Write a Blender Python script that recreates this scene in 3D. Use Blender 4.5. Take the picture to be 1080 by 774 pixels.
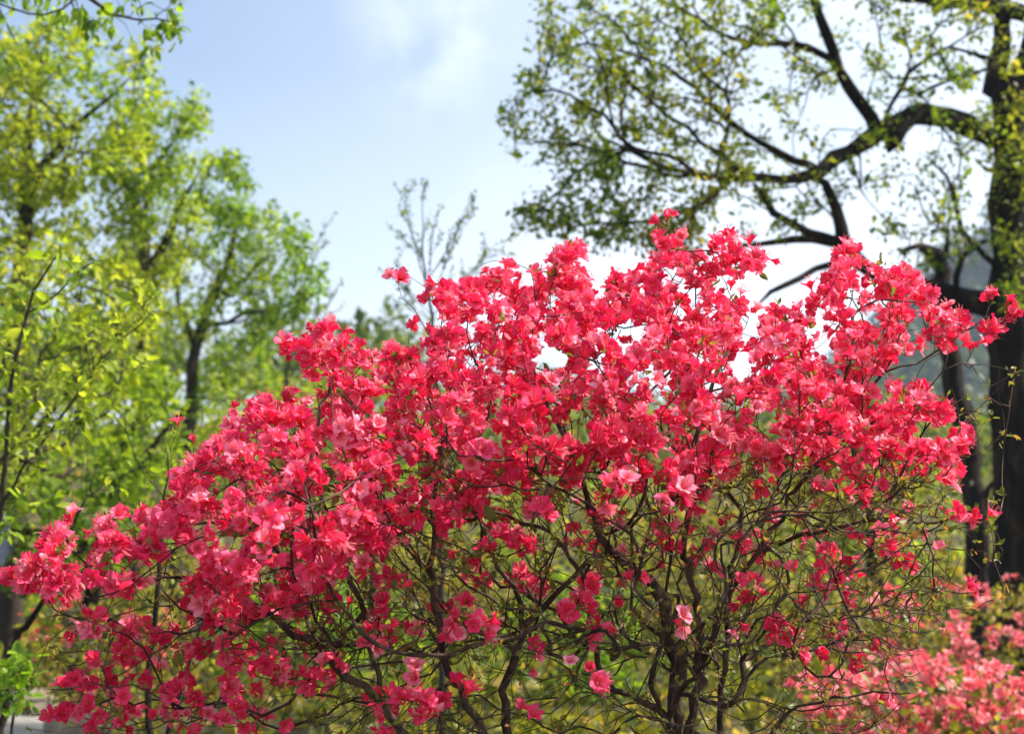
import bpy, math
import numpy as np
from mathutils import Vector

rng = np.random.default_rng(11)
R = math.radians
for o in list(bpy.data.objects):
    bpy.data.objects.remove(o)
S = bpy.context.scene
COL = S.collection

# ------------------------------------------------------------------ camera
CAM = np.array([0.0, 0.0, 1.5]); PITCH = R(5.8); FPX = 1500.0
FWD = np.array([0, math.cos(PITCH), math.sin(PITCH)])
UPV = np.array([0, -math.sin(PITCH), math.cos(PITCH)])
RGT = np.array([1.0, 0, 0])
cd = bpy.data.cameras.new('camera')
cam = bpy.data.objects.new('camera', cd); COL.objects.link(cam)
cam.location = CAM; cam.rotation_euler = (R(90) + PITCH, 0, 0)
cd.lens = 50.0; cd.sensor_width = 36.0; cd.sensor_fit = 'HORIZONTAL'
cd.clip_start = 0.05; cd.clip_end = 4000
cd.dof.use_dof = True; cd.dof.focus_distance = 2.85; cd.dof.aperture_fstop = 4.2
S.camera = cam

# ------------------------------------------------------------------ sky, sun, exposure
SUN_EL, SUN_AZ = R(47), R(86)
w = bpy.data.worlds.new('World'); S.world = w; w.use_nodes = True
nt = w.node_tree; nt.nodes.clear()
def N(tree, t, **kw):
    n = tree.nodes.new(t)
    for k, v in kw.items():
        setattr(n, k, v)
    return n
wo = N(nt, 'ShaderNodeOutputWorld'); bg = N(nt, 'ShaderNodeBackground')
sky = N(nt, 'ShaderNodeTexSky', sky_type='NISHITA')
sky.sun_disc = False; sky.sun_elevation = SUN_EL; sky.sun_rotation = SUN_AZ
sky.altitude = 300; sky.air_density = 1.0; sky.dust_density = 2.0; sky.ozone_density = 1.0
bg.inputs['Strength'].default_value = 0.096
tc = N(nt, 'ShaderNodeTexCoord'); mp = N(nt, 'ShaderNodeMapping'); mp.inputs['Scale'].default_value = (1.2, 1.2, 1.9)
mp.inputs['Location'].default_value = (0.35, 0.1, 0.62)
nz = N(nt, 'ShaderNodeTexNoise'); nz.inputs['Scale'].default_value = 2.3; nz.inputs['Detail'].default_value = 7; nz.inputs['Roughness'].default_value = 0.52
nz.inputs['Distortion'].default_value = 0.3
cr = N(nt, 'ShaderNodeMapRange'); cr.inputs['From Min'].default_value = 0.40; cr.inputs['From Max'].default_value = 0.72
cr.inputs['To Min'].default_value = 0.08; cr.inputs['To Max'].default_value = 0.5
sx = N(nt, 'ShaderNodeSeparateXYZ')
gx = N(nt, 'ShaderNodeMapRange'); gx.inputs['From Min'].default_value = -0.25; gx.inputs['From Max'].default_value = 0.3
gx.inputs['To Min'].default_value = 0.0; gx.inputs['To Max'].default_value = 0.42
ad = N(nt, 'ShaderNodeMath', operation='ADD'); ad.use_clamp = True
mx = N(nt, 'ShaderNodeMix', data_type='RGBA')
mx.inputs['B'].default_value = (6.9, 7.5, 8.3, 1)
L = nt.links.new
L(tc.outputs['Generated'], mp.inputs['Vector']); L(mp.outputs[0], nz.inputs['Vector']); L(nz.outputs['Fac'], cr.inputs['Value'])
L(tc.outputs['Generated'], sx.inputs[0]); L(sx.outputs['X'], gx.inputs['Value'])
gz = N(nt, 'ShaderNodeMapRange'); gz.inputs['From Min'].default_value = 0.02; gz.inputs['From Max'].default_value = 0.30
gz.inputs['To Min'].default_value = 0.45; gz.inputs['To Max'].default_value = 0.0
cdir = norm_dir = (FWD + (455 - 540) / FPX * RGT + (387 - 45) / FPX * UPV); cdir = cdir / np.linalg.norm(cdir)
vd = N(nt, 'ShaderNodeVectorMath', operation='DISTANCE'); vd.inputs[1].default_value = tuple(cdir)
cp = N(nt, 'ShaderNodeMapRange', interpolation_type='SMOOTHSTEP'); cp.inputs['From Min'].default_value = 0.075; cp.inputs['From Max'].default_value = 0.0
n2 = N(nt, 'ShaderNodeTexNoise'); n2.inputs['Scale'].default_value = 22; n2.inputs['Detail'].default_value = 6
c2 = N(nt, 'ShaderNodeMapRange'); c2.inputs['From Min'].default_value = 0.36; c2.inputs['From Max'].default_value = 0.75; c2.inputs['To Max'].default_value = 0.55
m2 = N(nt, 'ShaderNodeMath', operation='MULTIPLY'); a2 = N(nt, 'ShaderNodeMath', operation='ADD'); a3 = N(nt, 'ShaderNodeMath', operation='ADD')
L(tc.outputs['Generated'], vd.inputs[0]); L(vd.outputs['Value'], cp.inputs['Value']); L(tc.outputs['Generated'], n2.inputs['Vector']); L(n2.outputs['Fac'], c2.inputs['Value'])
L(cp.outputs[0], m2.inputs[0]); L(c2.outputs[0], m2.inputs[1])
L(sx.outputs['Z'], gz.inputs['Value']); L(gz.outputs[0], a2.inputs[0]); L(m2.outputs[0], a2.inputs[1]); L(cr.outputs[0], a3.inputs[0]); L(a2.outputs[0], a3.inputs[1])
L(a3.outputs[0], ad.inputs[0]); L(gx.outputs[0], ad.inputs[1]); L(ad.outputs[0], mx.inputs['Factor'])
L(sky.outputs[0], mx.inputs['A']); L(mx.outputs['Result'], bg.inputs['Color']); L(bg.outputs[0], wo.inputs[0])

sd = bpy.data.lights.new('sun', 'SUN'); sd.energy = 5.0; sd.angle = R(0.5); sd.color = (1.0, 0.91, 0.76)
sun = bpy.data.objects.new('sun', sd); COL.objects.link(sun)
sdir = Vector((math.sin(SUN_AZ) * math.cos(SUN_EL), math.cos(SUN_AZ) * math.cos(SUN_EL), math.sin(SUN_EL)))
sun.rotation_euler = sdir.to_track_quat('Z', 'Y').to_euler(); sun.location = (8, -2, 12)
vs = S.view_settings; vs.view_transform = 'Standard'; vs.look = 'None'; vs.gamma = 1; vs.exposure = 1.06
S.cycles.max_bounces = 8; S.cycles.transparent_max_bounces = 8

# ------------------------------------------------------------------ helpers
def P(u, v, d):
    """point seen at photo pixel (u, v), d metres in front of the camera"""
    return CAM + d * (FWD + (u - 540) / FPX * RGT + (387 - v) / FPX * UPV)
def Pn(u, v, d):
    u, v, d = map(np.asarray, (u, v, d))
    return CAM + d[..., None] * (FWD + ((u - 540) / FPX)[..., None] * RGT + ((387 - v) / FPX)[..., None] * UPV)
def proj(p):
    q = np.asarray(p) - CAM; d = q @ FWD
    return 540 + FPX * (q @ RGT) / d, 387 - FPX * (q @ UPV) / d, d
def norm(a):
    return a / np.maximum(np.linalg.norm(a, axis=-1, keepdims=True), 1e-9)
def smooth(a, b, x):
    t = np.clip((x - a) / (b - a), 0, 1); return t * t * (3 - 2 * t)
def ground_z(x, y):
    x = np.asarray(x, float); y = np.asarray(y, float)
    z = 0.05 * np.sin(x * 1.3 + 0.5) * np.sin(y * 0.9) * smooth(1, 4, y)
    z = z + smooth(12, 60, y) * 4.6 + smooth(60, 220, y) * 4
    z = z - smooth(2.0, 6.5, x) * smooth(12, 20, y) * 0.6
    return z
def tag(o, label=None, cat=None, group=None, kind=None):
    if label: o['label'] = label
    if cat: o['category'] = cat
    if group: o['group'] = group
    if kind: o['kind'] = kind
    return o
def empty(name, loc, label, cat, group=None):
    o = bpy.data.objects.new(name, None); COL.objects.link(o); o.location = [float(c) for c in loc]
    return tag(o, label, cat, group)
def link(name, me, parent=None):
    o = bpy.data.objects.new(name, me); COL.objects.link(o)
    if parent is not None:
        o.parent = parent; o.location = -Vector(parent.location)      # mesh data is in world coordinates
    return o
def mesh(name, V, F, mat, attr=None, smooth_shade=False):
    """V (n,3), F (m,k) with one k"""
    V = np.ascontiguousarray(V, np.float32); F = np.ascontiguousarray(F, np.int32)
    me = bpy.data.meshes.new(name); m, k = F.shape
    me.vertices.add(len(V)); me.vertices.foreach_set('co', V.ravel())
    me.loops.add(m * k); me.loops.foreach_set('vertex_index', F.ravel())
    me.polygons.add(m)
    me.polygons.foreach_set('loop_start', np.arange(0, m * k, k, dtype=np.int32))
    me.polygons.foreach_set('loop_total', np.full(m, k, np.int32))
    if smooth_shade: me.polygons.foreach_set('use_smooth', np.ones(m, bool))
    me.update(calc_edges=True); me.validate()
    if attr:
        for nm, a in attr.items():
            at = me.attributes.new(nm, 'FLOAT', 'POINT'); at.data.foreach_set('value', np.ascontiguousarray(a, np.float32))
    me.materials.append(mat)
    return me
def frames(D, Nn):
    """rotation matrices whose columns are x = D x N, y = D, z = N"""
    y = norm(D); x = norm(np.cross(y, Nn)); z = np.cross(x, y)
    return np.stack([x, y, z], -1)
def rand_unit(n):
    return norm(rng.normal(size=(n, 3)))
def instance(tv, tf, M, pos, sc):
    """n copies of a template as one vertex / face array"""
    n = len(pos)
    V = np.einsum('nij,kj->nki', M, tv) * np.asarray(sc)[:, None, None] + pos[:, None, :]
    F = tf[None] + (np.arange(n) * len(tv))[:, None, None]
    return V.reshape(-1, 3), F.reshape(-1, tf.shape[1])

# ------------------------------------------------------------------ materials
def newmat(name):
    m = bpy.data.materials.new(name); m.use_nodes = True; m.node_tree.nodes.clear()
    return m, m.node_tree
def ramp(t, stops):
    r = N(t, 'ShaderNodeValToRGB'); e = r.color_ramp.elements
    e[0].position, e[0].color = stops[0][0], (*stops[0][1], 1)
    e[1].position, e[1].color = stops[-1][0], (*stops[-1][1], 1)
    for p, c in stops[1:-1]:
        k = e.new(p); k.color = (*c, 1)
    return r
def leaf_mat(name, stops, trans=0.5, tboost=(1.5, 1.35, 0.7), rough=0.45, spec=0.35):
    m, t = newmat(name); l = t.links.new
    geo = N(t, 'ShaderNodeNewGeometry'); r = ramp(t, stops); l(geo.outputs['Random Per Island'], r.inputs[0])
    tex = N(t, 'ShaderNodeTexCoord'); n = N(t, 'ShaderNodeTexNoise'); n.inputs['Scale'].default_value = 1.1; n.inputs['Detail'].default_value = 2
    l(tex.outputs['Object'], n.inputs['Vector'])
    hs = N(t, 'ShaderNodeHueSaturation'); mr = N(t, 'ShaderNodeMapRange')
    mr.inputs['From Min'].default_value = .3; mr.inputs['From Max'].default_value = .7; mr.inputs['To Min'].default_value = .475; mr.inputs['To Max'].default_value = .525
    l(n.outputs['Fac'], mr.inputs['Value']); l(mr.outputs[0], hs.inputs['Hue']); l(r.outputs[0], hs.inputs['Color'])
    b = N(t, 'ShaderNodeBsdfPrincipled'); b.inputs['Roughness'].default_value = rough; b.inputs['Specular IOR Level'].default_value = spec
    tr = N(t, 'ShaderNodeBsdfTranslucent'); mu = N(t, 'ShaderNodeMix', data_type='RGBA', blend_type='MULTIPLY'); mu.inputs['Factor'].default_value = 1
    mu.inputs['B'].default_value = (*tboost, 1)
    l(hs.outputs[0], b.inputs['Base Color']); l(hs.outputs[0], mu.inputs['A']); l(mu.outputs['Result'], tr.inputs['Color'])
    ms = N(t, 'ShaderNodeMixShader'); ms.inputs[0].default_value = trans
    o = N(t, 'ShaderNodeOutputMaterial'); l(b.outputs[0], ms.inputs[1]); l(tr.outputs[0], ms.inputs[2]); l(ms.outputs[0], o.inputs[0])
    return m
def petal_mat(name, stops, throat, trans=0.34, tcol=(1.2, .95, .85)):
    m, t = newmat(name); l = t.links.new
    at = N(t, 'ShaderNodeAttribute', attribute_name='rnd'); oi = N(t, 'ShaderNodeObjectInfo')
    a = N(t, 'ShaderNodeMath', operation='ADD'); f = N(t, 'ShaderNodeMath', operation='FRACT')
    l(at.outputs['Fac'], a.inputs[0]); l(oi.outputs['Random'], a.inputs[1]); l(a.outputs[0], f.inputs[0])
    r = ramp(t, stops); l(f.outputs[0], r.inputs[0])
    rad = N(t, 'ShaderNodeAttribute', attribute_name='rad')
    mr = N(t, 'ShaderNodeMapRange'); mr.inputs['From Min'].default_value = 0.15; mr.inputs['From Max'].default_value = 0.6
    mr.inputs['To Min'].default_value = 0.75; mr.inputs['To Max'].default_value = 0.0
    l(rad.outputs['Fac'], mr.inputs['Value'])
    mx = N(t, 'ShaderNodeMix', data_type='RGBA'); mx.inputs['B'].default_value = (*throat, 1)
    l(mr.outputs[0], mx.inputs['Factor']); l(r.outputs[0], mx.inputs['A'])
    tex = N(t, 'ShaderNodeTexCoord'); n = N(t, 'ShaderNodeTexNoise'); n.inputs['Scale'].default_value = 160; n.inputs['Detail'].default_value = 3
    l(tex.outputs['Object'], n.inputs['Vector'])
    bp = N(t, 'ShaderNodeBump'); bp.inputs['Strength'].default_value = 0.35; bp.inputs['Distance'].default_value = 0.003; l(n.outputs['Fac'], bp.inputs['Height'])
    b = N(t, 'ShaderNodeBsdfPrincipled'); b.inputs['Roughness'].default_value = 0.5; b.inputs['Specular IOR Level'].default_value = 0.35
    b.inputs['Sheen Weight'].default_value = 0.08; b.inputs['Sheen Tint'].default_value = (1, .6, .75, 1)
    tr = N(t, 'ShaderNodeBsdfTranslucent'); mu = N(t, 'ShaderNodeMix', data_type='RGBA', blend_type='MULTIPLY'); mu.inputs['Factor'].default_value = 1
    mu.inputs['B'].default_value = (*tcol, 1)
    l(mx.outputs['Result'], b.inputs['Base Color']); l(mx.outputs['Result'], mu.inputs['A']); l(mu.outputs['Result'], tr.inputs['Color'])
    l(bp.outputs[0], b.inputs['Normal']); l(bp.outputs[0], tr.inputs['Normal'])
    ms = N(t, 'ShaderNodeMixShader'); ms.inputs[0].default_value = trans
    o = N(t, 'ShaderNodeOutputMaterial'); l(b.outputs[0], ms.inputs[1]); l(tr.outputs[0], ms.inputs[2]); l(ms.outputs[0], o.inputs[0])
    return m
def rough_mat(name, stops, scale=8, rough=0.9, bump=0.4, dist=0.02, stretch=(1, 1, 1), detail=6):
    m, t = newmat(name); l = t.links.new
    tex = N(t, 'ShaderNodeTexCoord'); mp = N(t, 'ShaderNodeMapping'); mp.inputs['Scale'].default_value = stretch
    n = N(t, 'ShaderNodeTexNoise'); n.inputs['Scale'].default_value = scale; n.inputs['Detail'].default_value = detail; n.inputs['Roughness'].default_value = .65
    r = ramp(t, stops); b = N(t, 'ShaderNodeBsdfPrincipled'); b.inputs['Roughness'].default_value = rough; b.inputs['Specular IOR Level'].default_value = .25
    bp = N(t, 'ShaderNodeBump'); bp.inputs['Strength'].default_value = bump; bp.inputs['Distance'].default_value = dist
    o = N(t, 'ShaderNodeOutputMaterial')
    l(tex.outputs['Object'], mp.inputs[0]); l(mp.outputs[0], n.inputs['Vector']); l(n.outputs['Fac'], r.inputs[0]); l(n.outputs['Fac'], bp.inputs['Height'])
    l(r.outputs[0], b.inputs['Base Color']); l(bp.outputs[0], b.inputs['Normal']); l(b.outputs[0], o.inputs[0])
    return m
M_petal = petal_mat('azalea_petal', [(0, (.58, .005, .085)), (.25, (.80, .018, .125)), (.55, (.91, .05, .18)), (.8, (.95, .14, .30)), (1, (.97, .38, .52))], (.72, .02, .05))
M_petal2 = petal_mat('pale_azalea_petal', [(0, (.85, .11, .18)), (.5, (.92, .22, .29)), (1, (.95, .40, .45))], (.7, .10, .10))
M_petal3 = petal_mat('orange_azalea_petal', [(0, (.55, .08, .05)), (.5, (.70, .16, .10)), (1, (.80, .25, .2))], (.5, .06, .04))
M_stamen = rough_mat('stamen', [(0, (.75, .12, .16)), (1, (.85, .3, .3))], 30, .6, 0)
M_twig = rough_mat('azalea_bark', [(.32, (.014, .008, .006)), (.5, (.05, .030, .022)), (.64, (.13, .09, .065)), (.75, (.32, .27, .21))], 26, .8, .5, .004, (1, 1, .5))
M_bark = rough_mat('dark_bark', [(.34, (.004, .003, .003)), (.52, (.016, .011, .008)), (.64, (.05, .034, .02)), (.8, (.13, .09, .05))], 11, .95, 1.0, .08, (1, 1, .22), 9)
M_bark2 = rough_mat('grey_bark', [(.3, (.020, .017, .013)), (.6, (.05, .04, .03)), (.85, (.11, .09, .065))], 10, .95, .8, .03, (1, 1, .3))
M_aleaf = leaf_mat('azalea_leaf', [(0, (.10, .15, .03)), (.6, (.17, .21, .04)), (.85, (.25, .20, .05)), (1, (.30, .10, .04))])
M_leafL = leaf_mat('yellow_green_leaf', [(0, (.07, .12, .010)), (.35, (.19, .27, .016)), (.75, (.29, .38, .03)), (1, (.40, .44, .06))], .55, (1.7, 1.6, .8))
M_leafG = leaf_mat('fresh_green_leaf', [(0, (.05, .11, .010)), (.5, (.17, .28, .018)), (1, (.31, .40, .04))], .55, (1.6, 1.6, .7))
M_leafR = leaf_mat('olive_leaf', [(0, (.045, .085, .010)), (.5, (.13, .19, .015)), (.85, (.25, .30, .03)), (1, (.36, .34, .05))], .55, (1.5, 1.4, .7))
M_leafS = leaf_mat('shrub_leaf', [(0, (.035, .055, .010)), (.35, (.15, .165, .016)), (.75, (.30, .295, .035)), (1, (.42, .27, .09))], .5, (1.5, 1.4, .7))
M_leafF = leaf_mat('far_leaf', [(0, (.025, .05, .018)), (.6, (.05, .085, .025)), (1, (.10, .13, .03))], .3, (1.3, 1.3, .8))
M_leafW = leaf_mat('wood_leaf', [(0, (.04, .07, .015)), (.5, (.10, .15, .025)), (1, (.24, .28, .05))], .45, (1.4, 1.35, .75))
M_ground = rough_mat('leaf_litter_ground', [(.3, (.03, .028, .014)), (.5, (.06, .055, .022)), (.68, (.13, .10, .05)), (.85, (.09, .11, .03))], 3.2, .95, .6, .05)
M_path = rough_mat('pale_path', [(.3, (.19, .185, .18)), (.7, (.29, .28, .27))], 5, .9, .3, .01)
M_stone = rough_mat('stone', [(.3, (.16, .13, .10)), (.6, (.32, .27, .21)), (.8, (.45, .40, .32))], 5, .9, .6, .02)
M_hill = rough_mat('forest_floor_hill', [(.3, (.03, .045, .02)), (.7, (.07, .09, .035))], .05, 1, 0, .1)

# ------------------------------------------------------------------ branching skeletons
class Skel:
    def __init__(s, cap=60000):
        s.p = np.zeros((cap, 3)); s.d = np.zeros((cap, 3)); s.par = np.full(cap, -1); s.hand = np.zeros(cap); s.n = 0; s.tips = []
    def add(s, p, par, hand=0.0):
        i = s.n; s.p[i] = p; s.par[i] = par; s.hand[i] = hand
        s.d[i] = norm(p - s.p[par]) if par >= 0 else np.array([0, 0, 1.0])
        s.n += 1; return i
    def line(s, pts, radii, step, start=None, jit=0.0):
        """hand-laid limb: smooth curve through pts"""
        pts = [np.asarray(p, float) for p in pts]
        if start is None and s.n: start = int(np.argmin(np.linalg.norm(s.p[:s.n] - pts[0], axis=1)))
        if start is not None and start >= 0: pts[0] = s.p[start].copy()
        idx = start if start is not None else s.add(pts[0], -1, radii[0])
        k = len(pts); rr = np.interp(np.linspace(0, 1, k), np.linspace(0, 1, len(radii)), radii)
        for i in range(k - 1):
            a = pts[max(i - 1, 0)]; b = pts[i]; c = pts[i + 1]; e = pts[min(i + 2, k - 1)]
            m = max(1, int(np.linalg.norm(c - b) / step))
            for j in range(1, m + 1):
                t = j / m
                q = .5 * ((2 * b) + (c - a) * t + (2 * a - 5 * b + 4 * c - e) * t * t + (3 * b - a - 3 * c + e) * t ** 3)
                q = q + rng.normal(size=3) * jit
                idx = s.add(q, idx, rr[i] * (1 - t) + rr[i + 1] * t)
        return idx
    def attach(s, T, step, k=0.7, wig=0.12, lift=0.0, maxlen=None):
        v = T - s.p[:s.n]; Ld = np.linalg.norm(v, axis=1) + 1e-6
        cs = (v * s.d[:s.n]).sum(1) / Ld
        cost = Ld * (1 + k * (1 - cs)) ; i = int(np.argmin(cost)); Lg = Ld[i]
        if maxlen and Lg > maxlen: return None
        m = max(2, int(math.ceil(Lg / step))); p0 = s.p[i].copy(); d0 = s.d[i].copy()
        c1 = p0 + d0 * Lg * .35; c2 = T - norm(v[i] + np.array([0, 0, lift * Lg])) * Lg * .3
        idx = i
        for j in range(1, m + 1):
            t = j / m
            q = (1 - t) ** 3 * p0 + 3 * (1 - t) ** 2 * t * c1 + 3 * (1 - t) * t * t * c2 + t ** 3 * T
            if j < m: q = q + rng.normal(size=3) * step * wig
            idx = s.add(q, idx)
        s.tips.append(idx); return idx
    def grow(s, T, step, order='near', **kw):
        T = np.asarray(T)
        d = np.linalg.norm(T - s.p[0], axis=1) * rng.uniform(.8, 1.2, len(T))
        return [s.attach(T[i], step, **kw) for i in np.argsort(d)]
    def radii(s, rt, e=0.42, cap=None):
        n = s.n; cnt = np.zeros(n); haschild = np.zeros(n, bool)
        for i in range(n): 
            if s.par[i] >= 0: haschild[s.par[i]] = True
        cnt[~haschild] = 1
        for i in range(n - 1, 0, -1):
            if s.par[i] >= 0: cnt[s.par[i]] += cnt[i]
        r = rt * np.maximum(cnt, 1) ** e
        if cap: r = np.minimum(r, cap)
        s.r = np.maximum(r, s.hand[:n]); s.cnt = cnt
        for i in range(1, n):
            if s.par[i] >= 0: s.r[i] = min(s.r[i], s.r[s.par[i]])
        return s.r
    def tubes(s, name, mat, sides=(4, 6, 10), lim=(0.004, 0.03), knob=0.0):
        n = s.n; kids = [[] for _ in range(n)]; roots = []
        for i in range(n):
            (kids[s.par[i]] if s.par[i] >= 0 else roots).append(i)
        chains = []; stack = [(None, r) for r in roots]
        while stack:
            p, i = stack.pop(); ch = [] if p is None else [p]; first = i
            while True:
                ch.append(i); ks = kids[i]
                if not ks: break
                ks = sorted(ks, key=lambda q: -s.r[q] * (1 + .5 * float(s.d[q] @ s.d[i])))
                for q in ks[1:]: stack.append((i, q))
                i = ks[0]
            chains.append((ch, first, p is not None))
        VV = []; FF = []; base = 0
        for ch, first, sub in chains:
            q = s.p[ch]; r = s.r[ch].copy()
            if len(ch) < 2: continue
            if sub: r[0] = min(s.r[ch[1]] * 1.15, s.r[ch[0]])
            k = sides[0] if r.max() < lim[0] else sides[1] if r.max() < lim[1] else sides[2]
            if knob: r = r * (1 + knob * rng.normal(size=len(r)).clip(-1.5, 2.2))
            r[-1] *= .5 if len(ch) > 2 else 1
            t = norm(np.gradient(q, axis=0)); ov = norm(q[-1] - q[0] + 1e-6)
            ref = np.cross(ov, [0.3, 0.9, 0.25]); ref = norm(ref)
            a = norm(ref[None] - (t @ ref)[:, None] * t); b = np.cross(t, a)
            an = np.arange(k) * 2 * math.pi / k
            rr = r[:, None] * np.ones((1, k))
            if k >= 10: rr = rr * (1 + .10 * np.sin(an * 3 + q[:, 2:3] * 1.2) + .05 * np.sin(an * 7 + q[:, 2:3] * 3) + .03 * rng.normal(size=rr.shape))
            ring = q[:, None] + rr[..., None] * (np.cos(an)[None, :, None] * a[:, None] + np.sin(an)[None, :, None] * b[:, None])
            m = len(ch); VV.append(ring.reshape(-1, 3))
            i0 = np.arange(m - 1)[:, None] * k; j = np.arange(k)[None]; j2 = (j + 1) % k
            FF.append((np.stack([i0 + j, i0 + j2, i0 + k + j2, i0 + k + j], -1) + base).reshape(-1, 4)); base += m * k
            VV.append(q[-1:] + t[-1:] * r[-1]); l0 = base - k
            c = np.stack([l0 + np.arange(k), l0 + (np.arange(k) + 1) % k, np.full(k, base), np.full(k, base)], -1)
            cap = c.copy(); FF.append(cap); base += 1
        V = np.concatenate(VV); F = np.concatenate(FF)
        quad = F[F[:, 2] != F[:, 3]]; tri = F[F[:, 2] == F[:, 3]][:, :3]
        me = bpy.data.meshes.new(name)
        me.vertices.add(len(V)); me.vertices.foreach_set('co', V.astype(np.float32).ravel())
        lo = np.concatenate([quad.ravel(), tri.ravel()]).astype(np.int32)
        me.loops.add(len(lo)); me.loops.foreach_set('vertex_index', lo)
        tot = np.concatenate([np.full(len(quad), 4), np.full(len(tri), 3)]).astype(np.int32)
        me.polygons.add(len(tot)); me.polygons.foreach_set('loop_total', tot)
        me.polygons.foreach_set('loop_start', np.concatenate([[0], np.cumsum(tot)[:-1]]).astype(np.int32))
        me.polygons.foreach_set('use_smooth', np.ones(len(tot), bool)); me.update(calc_edges=True); me.materials.append(mat)
        return me

def in_poly(poly, u, v):
    poly = np.asarray(poly, float); c = np.zeros(len(u), bool); j = len(poly) - 1
    for i in range(len(poly)):
        xi, yi = poly[i]; xj, yj = poly[j]
        c ^= ((yi > v) != (yj > v)) & (u < (xj - xi) * (v - yi) / (yj - yi + 1e-9) + xi); j = i
    return c
def edge_dist(poly, u, v):
    poly = np.asarray(poly, float); q = np.stack([u, v], 1); best = np.full(len(u), 1e9)
    for i in range(len(poly)):
        a = poly[i]; b = poly[(i + 1) % len(poly)]; ab = b - a
        t = np.clip(((q - a) @ ab) / (ab @ ab + 1e-9), 0, 1)
        best = np.minimum(best, np.linalg.norm(q - a - t[:, None] * ab, axis=1))
    return best
def clump(u, v, sc, seed):
    r = np.random.default_rng(seed); a = np.zeros(len(u))
    for _ in range(7):
        th = r.uniform(0, 2 * math.pi); k = 2 * math.pi / (sc * r.uniform(.6, 1.6))
        a += np.sin((u * math.cos(th) + v * math.sin(th)) * k + r.uniform(0, 7))
    return a / 7 ** .5
def fill(poly, n, d0, hd, soft=80, sc=60, thr=-.2, seed=1):
    """n points through the volume whose outline is poly: thick in the middle, thin at the rim, clumped"""
    poly = np.asarray(poly, float); lo = poly.min(0); hi = poly.max(0); out = []
    got = 0
    while got < n:
        u = rng.uniform(lo[0], hi[0], 4000); v = rng.uniform(lo[1], hi[1], 4000)
        ok = in_poly(poly, u, v) & (clump(u, v, sc, seed) > thr + rng.normal(size=4000) * .25)
        u, v = u[ok], v[ok]; t = np.clip(edge_dist(poly, u, v) / soft, 0, 1)
        h = hd * (.2 + .8 * np.sqrt(1 - (1 - t) ** 2)); d = d0 + h * rng.uniform(-1, 1, len(u))
        out.append(Pn(u, v, d)); got += len(u)
    return np.concatenate(out)[:n]

# ------------------------------------------------------------------ leaf templates
LEAF_V = np.array([[0, 0, 0], [-.30, .42, .07], [0, 1, -.06], [.30, .42, .07]], float)
LEAF_F = np.array([[0, 1, 2], [0, 2, 3]])[:, ::-1]
_w = [(0, 0), (.18, .13), (.42, .24), (.68, .19), (.86, .09)]
FL_V = [[0, 0, 0]]
for y, x in _w[1:]: FL_V += [[-x, y, .05 + .08 * x], [0, y, -.10 * y * y], [x, y, .05 + .08 * x]]
FL_V += [[0, 1, -.14]]; FL_V = np.array(FL_V, float)
_f = [[0, 2, 1, 1], [0, 3, 2, 2]]
for i in range(3):
    a = 1 + 3 * i; _f += [[a, a + 1, a + 4, a + 3], [a + 1, a + 2, a + 5, a + 4]]
FL_F = np.array([[0, 1, 2], [0, 2, 3]] + [t for a, b, c, d in _f[2:] for t in ([a, b, c], [a, c, d])] + [[10, 11, 13], [11, 12, 13]])
def leaves(tips, dirs, per, spread, size, fine=False, droop=.3, up=.5, sizevar=.3):
    """leaf clusters round the twig tips"""
    n = len(tips) * per
    p = np.repeat(tips, per, 0) + rand_unit(n) * spread * rng.uniform(.15, 1, (n, 1)) ** .6
    d = norm(np.repeat(dirs, per, 0) * .6 + rand_unit(n) * 1.0 + np.array([0, 0, -droop]))
    nn = norm(rand_unit(n) + np.array([0, 0, up]) * 2)
    s = size * np.exp(rng.normal(size=n) * sizevar)
    return instance(FL_V if fine else LEAF_V, FL_F if fine else LEAF_F, frames(d, nn), p, s)

def plant(name, label, cat, base, sk, rt, bark, leafmat, per, spread, size, group=None, fine=False, cap=None, e=.42,
          droop=.3, stem='trunk', crown='crown', knob=0.0, extra=None, frac=1.0, seglim=(.012, .05)):
    o = empty(name, base, label, cat, group)
    sk.radii(rt, e, cap); link(stem, sk.tubes(stem, bark, lim=seglim, knob=knob), o)
    tips = np.array([t for t in sk.tips if t is not None]); tips = tips[rng.random(len(tips)) < frac]
    if leafmat is not None and len(tips):
        V, F = leaves(sk.p[tips], sk.d[tips], per, spread, size, fine, droop)
        link(crown, mesh(crown, V, F, leafmat), o)
    return o

# ================================================================== SETTING
# ground: one sheet to the horizon, finer near the camera
xs = np.concatenate([np.linspace(-600, -30, 14), np.linspace(-28, 28, 113), np.linspace(30, 600, 14)])
ys = np.concatenate([np.linspace(-60, -1, 10), np.linspace(0, 40, 121), np.linspace(42, 120, 30), np.linspace(130, 900, 16)])
X, Y = np.meshgrid(xs, ys); Z = ground_z(X, Y)
nx, ny = len(xs), len(ys); idx = np.arange(nx * ny).reshape(ny, nx)
F = np.stack([idx[:-1, :-1], idx[:-1, 1:], idx[1:, 1:], idx[1:, :-1]], -1).reshape(-1, 4)
g = link('ground', mesh('ground', np.stack([X, Y, Z], -1).reshape(-1, 3), F, M_ground, smooth_shade=True)); tag(g, kind='structure')

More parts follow.
